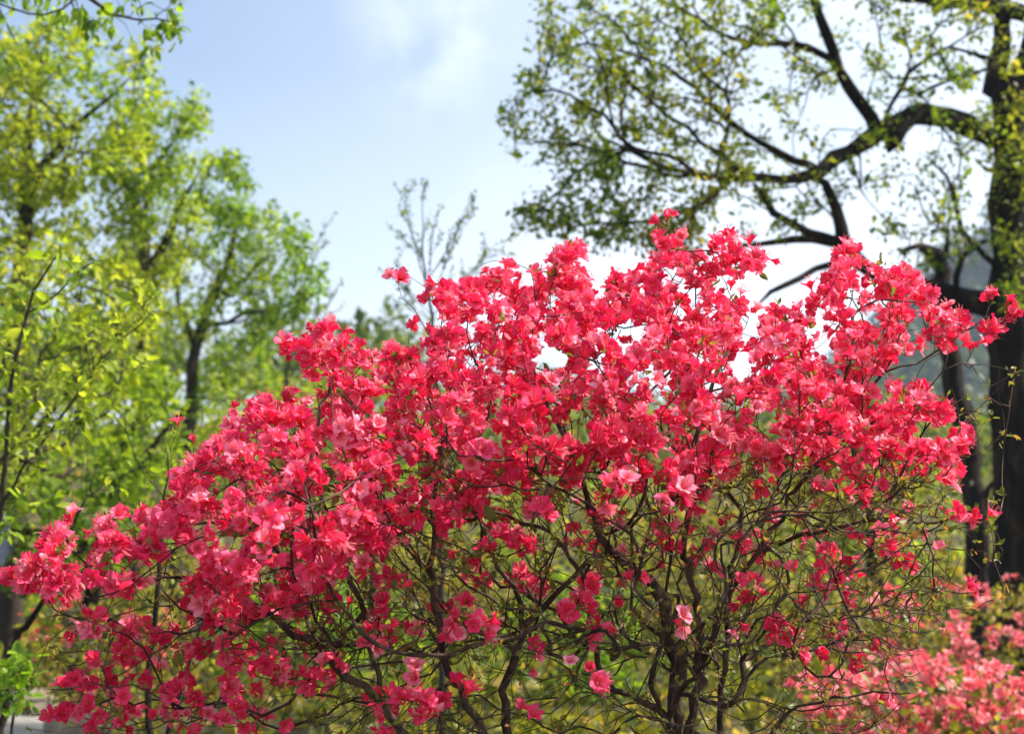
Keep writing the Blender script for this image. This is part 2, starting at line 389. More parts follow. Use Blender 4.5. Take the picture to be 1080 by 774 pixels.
# paved footpath crossing on the left
pc = np.array([[-9, 6.2], [-6.5, 8.2], [-4.6, 9.35], [-3.55, 9.7], [-3.05, 9.2], [-3.2, 8.2], [-4.2, 6.5], [-6, 4.5]])
pts = []; K = 24
outer = np.array([[-9.5, 8.6], [-6.5, 10.4], [-4.4, 10.75], [-3.35, 10.45], [-2.75, 9.7], [-2.6, 8.3], [-3.4, 6.0], [-5.5, 3.8]])
inner = np.array([[-9.0, 6.0], [-6.6, 8.0], [-5.0, 8.9], [-4.2, 9.0], [-3.9, 8.7], [-3.9, 7.9], [-4.5, 6.6], [-6.3, 4.8]])
def dens(a, n=60):
    t = np.linspace(0, len(a) - 1, n); i = np.minimum(t.astype(int), len(a) - 2); f = (t - i)[:, None]
    f = f * f * (3 - 2 * f) * .3 + f * .7
    return a[i] * (1 - f) + a[i + 1] * f
O_, I_ = dens(outer), dens(inner); rows = [O_ * (1 - s) + I_ * s for s in np.linspace(0, 1, 9)]
G = np.stack(rows); zz = ground_z(G[..., 0], G[..., 1]) + .03; zz = np.maximum(zz, .04)
V = np.concatenate([G, zz[..., None]], -1).reshape(-1, 3); ii = np.arange(9 * 60).reshape(9, 60)
F = np.stack([ii[:-1, :-1], ii[:-1, 1:], ii[1:, 1:], ii[1:, :-1]], -1).reshape(-1, 4)
tag(link('path', mesh('path', V, F, M_path, smooth_shade=True)), kind='structure')

# mountain behind on the right
def ridge(u): return np.interp(u, [-700, 200, 560, 700, 820, 870, 960, 1040, 1120, 1400, 2000], [520, 510, 500, 490, 440, 400, 312, 240, 190, 130, 150])
us = np.linspace(-700, 2000, 120); ss = np.linspace(0, 1, 26); V = []
for s_ in ss:
    for u in us:
        top = P(u, ridge(u) + 5 * math.sin(u / 23) + 3 * math.sin(u / 9), 290); bot = P(u, 560, 190); bot[2] = 7.0
        p = bot * (1 - s_) + top * s_
        p[2] = bot[2] + (top[2] - bot[2]) * s_ ** 1.15 + math.sin(u / 40 + s_ * 7) * 2.5 * s_ * (1 - s_) * 4
        V.append(p)
for u in us: p = P(u, ridge(u), 290); p = p + np.array([0, 160, -p[2]]); V.append(p)
V = np.array(V); ii = np.arange(27 * 120).reshape(27, 120)
F = np.stack([ii[:-1, :-1], ii[:-1, 1:], ii[1:, 1:], ii[1:, :-1]], -1).reshape(-1, 4)
MT = V[:26 * 120].reshape(26, 120, 3)
tag(link('mountain', mesh('mountain', V, F, M_hill, smooth_shade=True)), kind='structure')
# forest cover of the mountain
n = 1500
a = rng.uniform(0, 24.99, n) ; a = 25 * (a / 25) ** .8; b = rng.uniform(30, 118.9, n); ai = np.minimum(a.astype(int), 24); bi = b.astype(int)
fa, fb = (a - ai)[:, None], (b - bi)[:, None]
c = MT[ai, bi] * (1 - fa) * (1 - fb) + MT[ai + 1, bi] * fa * (1 - fb) + MT[ai, bi + 1] * (1 - fa) * fb + MT[ai + 1, bi + 1] * fa * fb
V, F = leaves(c + [0, 0, 1.5], np.tile([0, 0, 1.0], (n, 1)), 46, 3.6, 1.6, up=1)
tag(link('mountain_forest', mesh('mountain_forest', V, F, M_leafF)), 'hazy blue green forest covering the mountain at the right', 'forest', kind='stuff')

# ground cover: low leafy growth all over the slope
n = 72000
yy = 7.5 + 50 * rng.random(n) ** 1.6; xx = np.sign(rng.uniform(-1, 1, n)) * .85 * rng.random(n) ** 1.35 * (yy + 3)
onpath = in_poly(np.concatenate([outer, inner[::-1]]), xx, yy)
keep = ~onpath & (clump(xx * 40, yy * 40, 60, 5) + .6 * clump(xx * 130, yy * 60, 60, 15) > -.35); xx, yy = xx[keep], yy[keep]; n = len(xx)
h = rng.random(n) ** 1.5 * (.10 + .35 * (clump(xx * 30, yy * 30, 60, 8) > .2)) * (1 + yy / 40)
pos = np.stack([xx, yy, ground_z(xx, yy) + h], 1)
d = norm(rand_unit(n) + [0, 0, .7]); nn = norm(rand_unit(n) + [0, 0, .8])
V, F = instance(LEAF_V, LEAF_F, frames(d, nn), pos, rng.uniform(.06, .13, n) * (.8 + yy / 28))
tag(link('ground_cover', mesh('ground_cover', V, F, M_leafS)), 'low yellow green leafy growth covering the ground behind the azaleas', 'ground cover', kind='stuff')

hz, ht = newmat('haze'); pv = N(ht, 'ShaderNodeVolumePrincipled'); ho = N(ht, 'ShaderNodeOutputMaterial')
pv.inputs['Color'].default_value = (.62, .76, 1, 1); pv.inputs['Density'].default_value = 0.0006; pv.inputs['Anisotropy'].default_value = 0.2
ht.links.new(pv.outputs[0], ho.inputs['Volume'])
hx0, hx1, hy0, hy1, hz0, hz1 = -700, 700, -90, 950, -2.0, 100.0
V = [[x, y, z] for z in (hz0, hz1) for y in (hy0, hy1) for x in (hx0, hx1)]
F = [[0, 2, 3, 1], [4, 5, 7, 6], [0, 1, 5, 4], [2, 6, 7, 3], [0, 4, 6, 2], [1, 3, 7, 5]]
tag(link('haze', mesh('haze', V, F, hz)), 'thin blue haze in the air over the whole slope and mountain', 'haze', kind='stuff')

# stones along the edge of the path
def stone(loc, sc, label, seed):
    r = np.random.default_rng(seed); nu, nv = 14, 9
    th = np.linspace(0, 2 * math.pi, nu, endpoint=False); ph = np.linspace(.12, math.pi - .12, nv); V = []
    for p in ph:
        for t in th:
            q = np.array([math.sin(p) * math.cos(t), math.sin(p) * math.sin(t), math.cos(p)])
            q = np.sign(q) * np.abs(q) ** .75 * (1 + .12 * math.sin(3 * t + seed) * math.sin(p) + .04 * r.normal())
            V.append(q * sc)
    V = np.array(V) + loc; ii = np.arange(nu * nv).reshape(nv, nu); jj = np.roll(ii, -1, 1)
    F = np.stack([ii[:-1], ii[1:], jj[1:], jj[:-1]], -1).reshape(-1, 4)
    F = np.concatenate([F, [[ii[0, 0], ii[0, 3], ii[0, 7], ii[0, 10]]]])
    o = link('stone', mesh('stone', V, F, M_stone, smooth_shade=True)); o.location = (0, 0, 0)
    return tag(o, label, 'stone', 'rough stones edging the footpath')
stone(P(72, 774, 9.3) + [0, 0, .06], (.17, .14, .13), 'pale beige rounded stone at the tip of the grey footpath', 1)
stone(P(30, 750, 10.6) + [0, 0, .03], (.22, .16, .14), 'brown grey low stone on the far edge of the grey footpath', 2)
stone(P(48, 758, 10.3) + [0, 0, .02], (.14, .12, .10), 'smaller brownish stone between the low stone and the pale beige one', 3)
bo = stone(P(222, 668, 11.5) + [0, 0, .1], (.16, .14, .30), 'upright grey stone behind the left azalea branches', 4); bo['group'] = 'loose stones'
bo.name = 'boulder'

# ================================================================== MAIN AZALEA
def flower_template(seed, nr=5, detail=True):
    """funnel of five ruffled lobes, mouth facing +Z, radius about 1"""
    r = np.random.default_rng(seed); V = []; F = []; rad = []
    open_ = r.uniform(.8, 1.15) if seed % 9 not in (3, 7) else r.uniform(.38, .6)
    cols = 5 if detail else 3; rows = 5 if detail else 3
    cup = r.uniform(.6, 1.0)
    for p in range(5):
        a0 = p * 2 * math.pi / 5 + r.normal() * .10; ln = r.uniform(.85, 1.12); curl = r.uniform(-.1, .75); wv = r.uniform(.85, 1.1); tw = r.normal() * .12; b = len(V)
        for i in range(rows):
            t = i / (rows - 1); R_ = .10 + .90 * t * ln * open_
            w = [.09, .26, .40, .43, .16][i] if detail else [.10, .40, .16][i]; w *= wv
            zc = cup * (-.75 + 1.05 * t ** .75) - curl * max(t - .5, 0) ** 2 * 2.4
            for j in range(cols):
                s = j / (cols - 1) * 2 - 1
                x = R_ - (.10 * s * s * t if t < .99 else .10 * s * s); y = s * w
                z = zc + .10 * s * s * (1 - t) + t * (.07 * math.sin(s * 5 + p * 2 + seed) + .018 * r.normal()) + tw * s * t
                V.append([x * math.cos(a0) - y * math.sin(a0), x * math.sin(a0) + y * math.cos(a0), z]); rad.append(t)
        for i in range(rows - 1):
            for j in range(cols - 1):
                k = b + i * cols + j; F.append([k, k + 1, k + cols + 1, k + cols])
    # the tube below the lobes
    b = len(V)
    for i, (rr, z) in enumerate([(.05, -1.25 * cup), (.13, -.7 * cup)]):
        for j in range(6):
            a = j * math.pi / 3; V.append([rr * math.cos(a), rr * math.sin(a), z]); rad.append(0)
    for j in range(6): F.append([b + j, b + (j + 1) % 6, b + 6 + (j + 1) % 6, b + 6 + j])
    return np.array(V), np.array(F), np.array(rad)
def stamen_template(seed):
    r = np.random.default_rng(seed); V = []; F = []
    for k in range(6):
        a = r.uniform(0, 6.28); e = np.array([.32 * math.cos(a) + .1, .32 * math.sin(a), .62 + r.uniform(0, .25)]); s0 = np.array([0, 0, -.6])
        for t in (0, .6, 1):
            c = s0 * (1 - t) + e * t + np.array([0, 0, -.1]) * math.sin(t * 3.14); w = .016 if t < 1 else .03
            b = len(V); V += [c + [w, 0, 0], c + [-w * .5, w, 0], c + [-w * .5, -w, 0]]
            if t: F += [[b - 3 + j, b - 3 + (j + 1) % 3, b + (j + 1) % 3, b + j] for j in range(3)]
    return np.array(V), np.array(F)
FT = [flower_template(i) for i in range(9)]; ST = [stamen_template(i) for i in range(3)]
FTs = [flower_template(40 + i, detail=False) for i in range(5)]

def place_flowers(root, petal, P0, A0, S0, templates, stam=True, ranked=100):
    """flowers at P0 facing A0; the ones that show largest become parts, the rest one part"""
    n = len(P0); u, v, d = proj(P0); vis = np.zeros(n)
    Z = np.zeros((800, 1100), bool); order = np.argsort(d)
    for i in order:
        r = FPX * S0[i] / d[i] * .8
        x0, x1, y0, y1 = int(u[i] - r), int(u[i] + r), int(v[i] - r), int(v[i] + r)
        if x1 < 0 or y1 < 0 or x0 > 1079 or y0 > 773: continue
        sl = Z[max(y0, 0):min(y1, 774), max(x0, 0):min(x1, 1080)]
        vis[i] = (~sl).sum() * abs(float(norm(P0[i] - CAM) @ A0[i])) ** .4; sl[:] = True
    top = set(np.argsort(-vis)[:ranked].tolist())
    x = rand_unit(n); Mx = np.stack([norm(np.cross(x, A0)), np.zeros((n, 3)), A0], -1); Mx[:, :, 1] = np.cross(Mx[:, :, 2], Mx[:, :, 0])
    which = rng.integers(0, len(templates), n); rn = rng.random(n)
    data = []
    for k, (tv, tf, rad) in enumerate(templates):
        data.append(mesh('flower', tv, tf, petal, {'rnd': np.zeros(len(tv)), 'rad': rad}, True))
    sdata = [mesh('stamens', a, b, M_stamen) for a, b in ST]
    VV, FF, RN, RD = [], [], [], []; base = 0
    rl = Vector(root.location)
    from mathutils import Matrix
    SV, SF = [], []; sb = 0
    for k, (tv, tf, rad) in enumerate(templates):
        sel = np.array([i for i in range(n) if which[i] == k and i not in top])
        if len(sel):
            V, F = instance(tv, tf, Mx[sel], P0[sel], S0[sel]); VV.append(V); FF.append(F + base); base += len(V)
            RN.append(np.repeat(rn[sel], len(tv))); RD.append(np.tile(rad, len(sel)))
            if stam:
                V, F = instance(*ST[k % 3], Mx[sel], P0[sel], S0[sel]); SV.append(V); SF.append(F + sb); sb += len(V)
    for i in sorted(top):
        o = bpy.data.objects.new('flower', data[which[i]]); COL.objects.link(o); o.parent = root
        o.matrix_local = Matrix.Translation(Vector(P0[i]) - rl) @ Matrix(Mx[i].tolist()).to_4x4() @ Matrix.Scale(float(S0[i]), 4)
        if stam:
            q = bpy.data.objects.new('stamens', sdata[i % 3]); COL.objects.link(q); q.parent = o
    if VV:
        o = link('flowers', mesh('flowers', np.concatenate(VV), np.concatenate(FF), petal, {'rnd': np.concatenate(RN), 'rad': np.concatenate(RD)}, True), root)
        o['kind'] = 'stuff'
    if SV:
        o = link('flower_stamens', mesh('flower_stamens', np.concatenate(SV), np.concatenate(SF), M_stamen), root); o['kind'] = 'stuff'

DENSE = [(8, 612), (50, 580), (58, 560), (85, 548), (95, 560), (135, 535), (190, 528), (192, 505), (212, 475), (240, 462), (262, 430), (300, 422), (335, 425), (350, 408),
         (318, 378), (296, 368), (335, 345), (360, 352), (400, 360), (430, 372), (436, 330), (455, 300), (500, 305), (520, 288), (572, 290), (585, 262), (608, 262), (618, 292),
         (668, 300), (690, 285), (688, 240), (714, 232), (722, 262), (748, 285), (758, 252), (790, 262), (808, 268), (805, 280), (765, 292), (790, 325), (850, 330), (868, 300), (865, 270), (900, 262),
         (925, 285), (970, 290), (972, 312), (1000, 322), (1015, 345), (1000, 365), (955, 372), (930, 365), (938, 385), (905, 400), (918, 425), (960, 405), (985, 415), (1000, 440), (1015, 462), (1012, 485), (985, 490), (955, 500),
         (930, 492), (900, 498), (870, 490), (835, 490), (828, 505), (790, 492), (755, 500), (742, 522), (712, 528), (690, 500), (655, 505), (620, 490), (590, 505), (555, 508), (520, 512), (500, 540),
         (485, 570), (470, 545), (440, 540), (405, 580), (380, 570), (345, 620), (300, 648), (262, 625), (240, 660), (205, 650), (190, 600), (150, 600), (135, 650), (100, 680), (85, 640), (55, 632)]
# single clusters below and around the mass: (u, v, number of flowers, depth)
CL = [(419, 297, 3, 2.9), (242, 440, 2, 3.1), (185, 457, 1, 3.1), (203, 467, 1, 3.1), (1045, 318, 5, 3.2), (1062, 325, 4, 3.2), (1040, 345, 4, 3.15), (1068, 338, 3, 3.2), (1030, 362, 2, 3.1),
      (1022, 368, 3, 3.1), (1052, 352, 3, 3.2), (1012, 548, 5, 3.0), (1003, 545, 4, 3.0), (1030, 552, 3, 3.0), (1045, 550, 1, 3.0), (935, 556, 3, 2.9), (940, 583, 4, 2.95), (955, 590, 2, 3.0), (960, 600, 3, 3.1), (997, 588, 1, 2.9),
      (1018, 622, 3, 2.85), (980, 620, 2, 3.2), (875, 600, 2, 3.2), (872, 622, 2, 3.2), (865, 585, 2, 3.4), (905, 575, 2, 3.3), (600, 642, 3, 2.6), (670, 612, 3, 2.7), (708, 658, 3, 2.6),
      (777, 655, 2, 2.7), (620, 672, 3, 2.7), (640, 665, 3, 2.7), (633, 718, 3, 2.55), (600, 705, 1, 2.6), (615, 710, 1, 2.6), (560, 695, 3, 2.7), (555, 752, 2, 2.6), (815, 660, 4, 2.9), (828, 668, 4, 2.9), (805, 668, 2, 2.9),
      (838, 694, 2, 2.8), (866, 690, 2, 2.8), (905, 700, 2, 3.0), (890, 665, 3, 3.1), (873, 660, 2, 3.1), (570, 545, 3, 2.55), (530, 575, 4, 2.6), (545, 578, 4, 2.6), (515, 582, 3, 2.6), (560, 575, 3, 2.65),
      (485, 658, 4, 2.6), (500, 662, 4, 2.6), (475, 668, 4, 2.6), (510, 660, 3, 2.6), (490, 640, 3, 2.7), (650, 510, 4, 2.5), (640, 518, 2, 2.45), (655, 512, 2, 2.45), (715, 516, 4, 2.45), (700, 505, 3, 2.5), (735, 490, 3, 2.6),
      (430, 740, 5, 2.6), (445, 748, 4, 2.6), (415, 765, 4, 2.6), (465, 738, 4, 2.65), (485, 735, 3, 2.65), (440, 715, 3, 2.7), (460, 755, 3, 2.6), (405, 738, 3, 2.7), (358, 700, 2, 2.8), (345, 708, 2, 2.8), (335, 725, 2, 2.75), (280, 700, 5, 2.8), (295, 705, 4, 2.8), (285, 690, 3, 2.85), (310, 715, 2, 2.8),
      (355, 697, 2, 2.8), (240, 725, 3, 2.9), (265, 730, 2, 2.9), (190, 730, 5, 2.9), (180, 740, 3, 2.9), (205, 735, 3, 2.9), (245, 755, 4, 2.8), (235, 765, 3, 2.8), (75, 752, 5, 2.9), (90, 748, 4, 2.9), (65, 755, 3, 2.9), (100, 765, 2, 2.9),
      (65, 722, 2, 3.0), (85, 718, 3, 3.0), (100, 722, 3, 3.0), (115, 728, 2, 3.0), (130, 690, 4, 3.05), (145, 700, 4, 3.05), (125, 712, 3, 3.0), (160, 690, 3, 3.0), (115, 675, 3, 3.05), (160, 715, 3, 3.0), (175, 680, 3, 3.0), (140, 675, 3, 3.0), (80, 672, 2, 3.0), (95, 660, 4, 3.0),
      (300, 620, 4, 2.8), (320, 625, 5, 2.75), (335, 618, 4, 2.75), (310, 640, 3, 2.75), (390, 600, 4, 2.6), (395, 570, 5, 2.55), (375, 560, 4, 2.55), (420, 620, 3, 2.7), (405, 640, 3, 2.7), (385, 680, 2, 2.7), (415, 610, 3, 2.7), (350, 640, 2, 2.8), (235, 640, 4, 2.9), (255, 650, 4, 2.9), (215, 650, 3, 2.9), (250, 670, 4, 2.85), (240, 685, 2, 2.85), (270, 655, 4, 2.85), (210, 688, 2, 2.95),
      (730, 570, 2, 3.3), (700, 560, 2, 3.4), (740, 595, 2, 3.3), (815, 550, 2, 3.2), (836, 552, 2, 3.2), (690, 600, 1, 3.4), (760, 615, 1, 3.3), (575, 610, 2, 3.3), (610, 580, 2, 3.3), (640, 540, 2, 3.3), (805, 590, 2, 3.3), (850, 640, 2, 3.3), (720, 580, 2, 3.3), (780, 590, 2, 3.4),
      (60, 600, 4, 3.1), (30, 612, 4, 3.1), (18, 610, 3, 3.1), (80, 612, 5, 3.1), (46, 622, 3, 3.05), (78, 552, 3, 3.1), (62, 572, 4, 3.1), (110, 560, 3, 3.1), (150, 545, 4, 3.1), (135, 590, 4, 3.05), (600, 268, 4, 3.1), (590, 280, 3, 3.1), (704, 240, 3, 3.1), (716, 262, 4, 3.1), (696, 262, 3, 3.1), (770, 262, 4, 3.2), (765, 255, 2, 3.2), (795, 270, 2, 3.2), (797, 285, 1, 3.2), (662, 292, 1, 2.9),
      (883, 272, 5, 3.2), (905, 270, 4, 3.2), (940, 300, 5, 3.2), (958, 300, 4, 3.2), (925, 295, 4, 3.2), (305, 370, 4, 3.0), (325, 372, 3, 3.0), (345, 350, 4, 3.0), (350, 365, 3, 3.0), (930, 690, 2, 3.2), (920, 745, 2, 2.9)]

def bush_depth(u, v):
    t = np.clip(edge_dist(DENSE, u, v) / 130, 0, 1)
    h = .10 + .52 * np.sqrt(1 - (1 - t) ** 2)
    mid = 3.12 - .35 * np.clip((v - 420) / 180, -.7, 1) + .10 * np.clip((np.abs(u - 560) - 250) / 250, 0, 1)
    return mid, h
sk = Skel(90000)
r0 = P(700, 1290, 3.15); r0[2] = 0.0
st = sk.line([r0, P(706, 1000, 3.15), P(708, 850, 3.12), P(712, 774, 3.1), P(714, 700, 3.08), P(700, 640, 3.05), P(676, 606, 3.0), P(640, 576, 2.95), P(625, 538, 2.95), P(606, 480, 2.95), P(560, 400, 3.1)], [.030, .022, .014, .008, .004], .035, jit=.005)
def stem(pts, rad): sk.line([P(*p) for p in pts], [q * .6 for q in rad], .035, jit=.006)
stem([(708, 850, 3.12), (728, 774, 3.2), (740, 700, 3.22), (736, 640, 3.2), (722, 580, 3.15), (728, 530, 3.1), (735, 450, 3.1), (770, 360, 3.2)], [.020, .016, .011, .006])
stem([(740, 700, 3.22), (760, 640, 3.2), (800, 580, 3.2), (832, 528, 3.2), (870, 470, 3.2), (905, 330, 3.25)], [.013, .010, .006])
stem([(706, 1000, 3.15), (770, 860, 3.2), (762, 774, 3.2), (764, 690, 3.2), (770, 610, 3.2), (775, 520, 3.3), (700, 330, 3.4)], [.016, .014, .010, .006])
stem([(800, 580, 3.2), (860, 560, 3.1), (925, 546, 3.05), (985, 552, 3.0)], [.009, .007, .004])
stem([(925, 546, 3.05), (960, 480, 3.1), (990, 440, 3.1)], [.006, .003])
stem([(870, 470, 3.2), (930, 400, 3.15), (985, 370, 3.15), (1040, 340, 3.2)], [.006, .003])
stem([(706, 1000, 3.15), (600, 900, 3.05), (545, 800, 3.0), (533, 742, 3.0), (552, 660, 2.95), (590, 626, 2.95), (635, 580, 2.95)], [.022, .019, .013, .008])
stem([(545, 800, 3.0), (500, 760, 2.95), (470, 690, 2.95), (455, 600, 2.9), (462, 500, 2.95), (505, 380, 3.1)], [.016, .012, .007])
stem([(552, 660, 2.95), (530, 600, 2.9), (500, 520, 2.9), (520, 420, 3.0)], [.010, .005])
stem([(600, 900, 3.05), (480, 830, 2.95), (400, 740, 2.9), (340, 690, 2.9), (290, 650, 2.9), (230, 620, 3.0), (150, 610, 3.05)], [.020, .015, .010, .005])
stem([(400, 740, 2.9), (385, 650, 2.9), (350, 560, 2.95), (330, 480, 3.05), (350, 400, 3.05)], [.011, .006])
stem([(340, 690, 2.9), (300, 590, 3.0), (250, 530, 3.05)], [.008, .004])
stem([(728, 774, 3.2), (800, 800, 3.1), (830, 752, 3.0), (880, 735, 2.95), (960, 728, 2.9)], [.010, .007, .003])
stem([(385, 650, 2.9), (300, 740, 2.85), (230, 745, 2.9), (110, 740, 2.95)], [.007, .004])
stem([(290, 650, 2.9), (190, 665, 3.0), (110, 650, 3.05)], [.007, .004])

# tips that carry flowers
u = rng.uniform(0, 1080, 30000); v = rng.uniform(230, 690, 30000)
ok = in_poly(DENSE, u, v) & (clump(u, v, 75, 3) * .8 + .75 * clump(u, v, 30, 9) > -.38 + .45 * smooth(470, 590, v)); u, v = u[ok][:1720], v[ok][:1720]
mid, h = bush_depth(u, v); s_ = rng.uniform(-1, 1, len(u)); d = mid + h * np.sign(s_) * np.abs(s_) ** .8
tipF = [(Pn(u, v, d)[i], int(rng.choice([1, 2, 3, 4, 5], p=[.10, .25, .33, .22, .10]))) for i in range(len(u))]
LOW = [(430, 500), (600, 505), (760, 500), (1000, 500), (1010, 560), (930, 640), (760, 640), (600, 650), (470, 650), (420, 760), (250, 770), (60, 770), (90, 660), (250, 640), (380, 570)]
for p in fill(LOW, 240, 3.15, .45, 30, 60, -.1, 77): tipF.append((p, int(rng.integers(1, 4))))
for (cu, cv, k, cdp) in CL: tipF.append((P(cu, cv, cdp), k))
# bare and leafy twig tips
def tw(n, u0, u1, v0, v1, d0, d1):
    return Pn(rng.uniform(u0, u1, n), rng.uniform(v0, v1, n), rng.uniform(d0, d1, n))
bare = [tw(2700, 230, 1000, 480, 690, 2.55, 3.75), tw(900, 330, 980, 640, 790, 2.6, 3.6), tw(420, 30, 420, 560, 770, 2.75, 3.5), tw(220, 330, 900, 400, 520, 2.55, 3.3), tw(70, 860, 1075, 380, 480, 2.9, 3.6), tw(60, 960, 1060, 520, 640, 2.8, 3.4)]
bare = np.concatenate(bare)
silh = Pn(np.array([345, 395, 412, 430, 412, 300, 505, 520, 560, 640, 745, 820, 178, 236, 370, 1075, 930, 380]), np.array([350, 375, 372, 290, 395, 362, 282, 275, 285, 300, 300, 320, 455, 500, 400, 395, 280, 378]).astype(float), np.full(18, 3.0))
allT = [(p, k, 'F') for p, k in tipF] + [(p, 0, 'B') for p in bare] + [(p, 0, 'B') for p in silh]
od = np.argsort([np.linalg.norm(t[0] - np.array([.35, 3.0, 1.1])) * rng.uniform(.8, 1.2) for t in allT])
FP, FA, FS, BT = [], [], [], []
for i in od:
    p, k, kind = allT[i]
    ti = sk.attach(np.array(p), .045, k=1.1, wig=.07, lift=.6)
    dr = sk.d[ti]
    if kind == 'F':
        ax0 = norm(dr * .45 + np.array([0, -.35, .35]) + rng.normal(size=3) * .25)
        for q in range(k):
            ax = norm(ax0 * .55 + rng.normal(size=3) * (.46 if k > 1 else .3) + np.array([.08, -.12, .02]))
            sz = rng.uniform(.0145, .0225)
            FP.append(p + ax * sz * 1.25 + rng.normal(size=3) * .006); FA.append(ax); FS.append(sz)
        if rng.random() < .35: BT.append(ti)
    elif rng.random() < .5: BT.append(ti)
root = empty('azalea_bush', r0, 'large azalea bush in the foreground covered with bright crimson pink flowers on bare tangled branches', 'azalea bush', 'azalea bushes')
sk.radii(.00088, .33, .011); link('branches', sk.tubes('branches', M_twig, sides=(4, 5, 9), lim=(.0025, .012), knob=.10), root)
place_flowers(root, M_petal, np.array(FP), np.array(FA), np.array(FS), FT)
BT = np.array(BT); V, F = leaves(sk.p[BT], sk.d[BT], 3, .010, .016, True, droop=-.2, up=.3)
o = link('leaves', mesh('leaves', V, F, M_aleaf), root)
print('flowers', len(FP), 'nodes', sk.n)

# ================================================================== AZALEAS BEHIND
def small_azalea(label, poly, d0, hd, nt_, nb, petal, base, seed, per=(2, 5), fs=.028, soft=60, thr=-.6, leafmat=M_leafS, nl=6, rank=100):
    b = np.array([base[0], base[1], float(ground_z(base[0], base[1]))])
    s = Skel(30000); s.add(b, -1, .012)
    T = fill(poly, nt_, d0, hd, soft, 60, thr, seed); T = T[T[:, 2] > .05]
    hh = T[:, 2].max()
    for k in range(5):
        q = T[rng.integers(len(T))]; s.line([b, b * .7 + q * .3 + [0, 0, .05], b * .3 + q * .7], [.012, .008, .005], .06, start=0, jit=.006)
    s.grow(T, .07, k=.7, wig=.2); tips = np.array(s.tips)
    B = fill(poly, nb, d0, hd, soft, 60, -2, seed); B = B - [0, 0, .06]; s.grow(B, .07, k=.6, wig=.2)
    o = empty('azalea_bush', b, label, 'azalea bush', 'azalea bushes')
    s.radii(.0016, .38, .02); link('branches', s.tubes('branches', M_twig, sides=(3, 4, 6), lim=(.004, .02)), o)
    k = rng.integers(per[0], per[1], len(tips)); pp = np.repeat(s.p[tips], k, 0); n = len(pp)
    ax = norm(rng.normal(size=(n, 3)) * .6 + [0, -.35, .7]); sz = rng.uniform(fs * .8, fs * 1.2, n)
    place_flowers(o, petal, pp + ax * .03 + rng.normal(size=(n, 3)) * .02, ax, sz, FTs, False, rank)
    bt = np.array(s.tips[len(tips):]); V, F = leaves(s.p[bt], s.d[bt], nl, .05, .045, False); link('leaves', mesh('leaves', V, F, leafmat), o)
small_azalea('low spreading azalea bush with dense salmon pink flowers in the bottom right corner', [(830, 735), (870, 705), (935, 700), (1000, 690), (1060, 708), (1150, 700), (1190, 800), (860, 800), (850, 750)], 6.6, .5, 440, 200, M_petal2, (2.2, 6.6), 4, per=(1, 4), fs=.030, thr=-.5)
small_azalea('airy azalea bush with pink flowers in front of the thin dark trunk at the right', [(880, 640), (900, 612), (960, 625), (1010, 612), (1050, 610), (1110, 605), (1140, 700), (1060, 702), (960, 705), (885, 690)], 8.6, .7, 150, 220, M_petal2, (2.85, 8.6), 6, per=(1, 4), fs=.031, thr=-.1)
small_azalea('faded azalea bush with sparse orange red flowers beside the footpath on the left', [(15, 655), (60, 625), (130, 628), (200, 640), (225, 700), (190, 750), (90, 745), (30, 700)], 8.4, .6, 120, 240, M_petal3, (-2.45, 8.4), 7, per=(1, 3), fs=.026, thr=-.3)

# ================================================================== GREAT TREE AT THE RIGHT
D = 11.0
s = Skel(60000)
b = P(1082, 744, D); b[2] = ground_z(b[0], b[1])
s.line([b - [0, 0, .1], P(1082, 700, D), P(1076, 600, D), P(1071, 480, D), P(1068, 380, D), P(1063, 300, D), P(1066, 220, D), P(1070, 150, D), P(1066, 100, D), P(1088, 60, D), P(1097, -10, D), P(1110, -160, D)], [.26, .215, .19, .175, .17, .165, .15, .14, .12, .10, .08, .05], .16, jit=.008)
def limb(pts, rad, jit=.012, step=.12): s.line([P(*p) for p in pts], rad, step, jit=jit)
limb([(1066, 155, 11), (1020, 132, 10.9), (985, 118, 10.8), (955, 125, 10.7), (925, 142, 10.6), (880, 168, 10.5), (845, 188, 10.4), (790, 190, 10.3), (745, 184, 10.2), (700, 174, 10.1), (650, 150, 10)], [.090, .080, .072, .062, .042, .028, .018, .010])
limb([(950, 128, 10.7), (942, 148, 10.6), (937, 160, 10.6)], [.08, .05])
limb([(845, 188, 10.4), (868, 195, 10.5), (880, 220, 10.6), (890, 256, 10.7), (912, 280, 10.9), (950, 298, 11), (1000, 312, 11), (1052, 325, 11)][::-1], [.11, .085, .07, .055, .04, .025])
limb([(890, 256, 10.7), (850, 245, 10.6), (815, 225, 10.5), (803, 205, 10.4), (796, 192, 10.3)], [.035, .028, .02])
limb([(880, 250, 10.7), (840, 252, 10.5), (800, 258, 10.4), (770, 268, 10.3)], [.03, .015])
limb([(900, 272, 10.8), (860, 285, 10.6), (825, 302, 10.5), (800, 318, 10.4)], [.03, .02])
limb([(1062, 100, 11), (1048, 92, 11.1), (1050, 78, 11.1), (1056, 45, 11.1), (1060, 10, 11.1), (1058, -40, 11.1)], [.11, .09, .06, .05])
limb([(1095, 20, 11), (1060, 8, 10.8), (1000, 2, 10.6), (955, -3, 10.4), (900, -12, 10.2)], [.07, .05, .03])
limb([(925, 142, 10.6), (905, 105, 10.5), (885, 75, 10.3), (872, 35, 10.2), (858, -5, 10.1), (850, -40, 10)], [.05, .04, .03])
limb([(885, 75, 10.3), (850, 50, 10.2), (800, 48, 10.1), (760, 32, 10), (715, 10, 10)], [.028, .02, .012])
limb([(860, 180, 10.5), (820, 160, 10.3), (770, 130, 10.1), (735, 95, 10), (700, 70, 9.9), (640, 50, 9.8)], [.03, .018, .01])
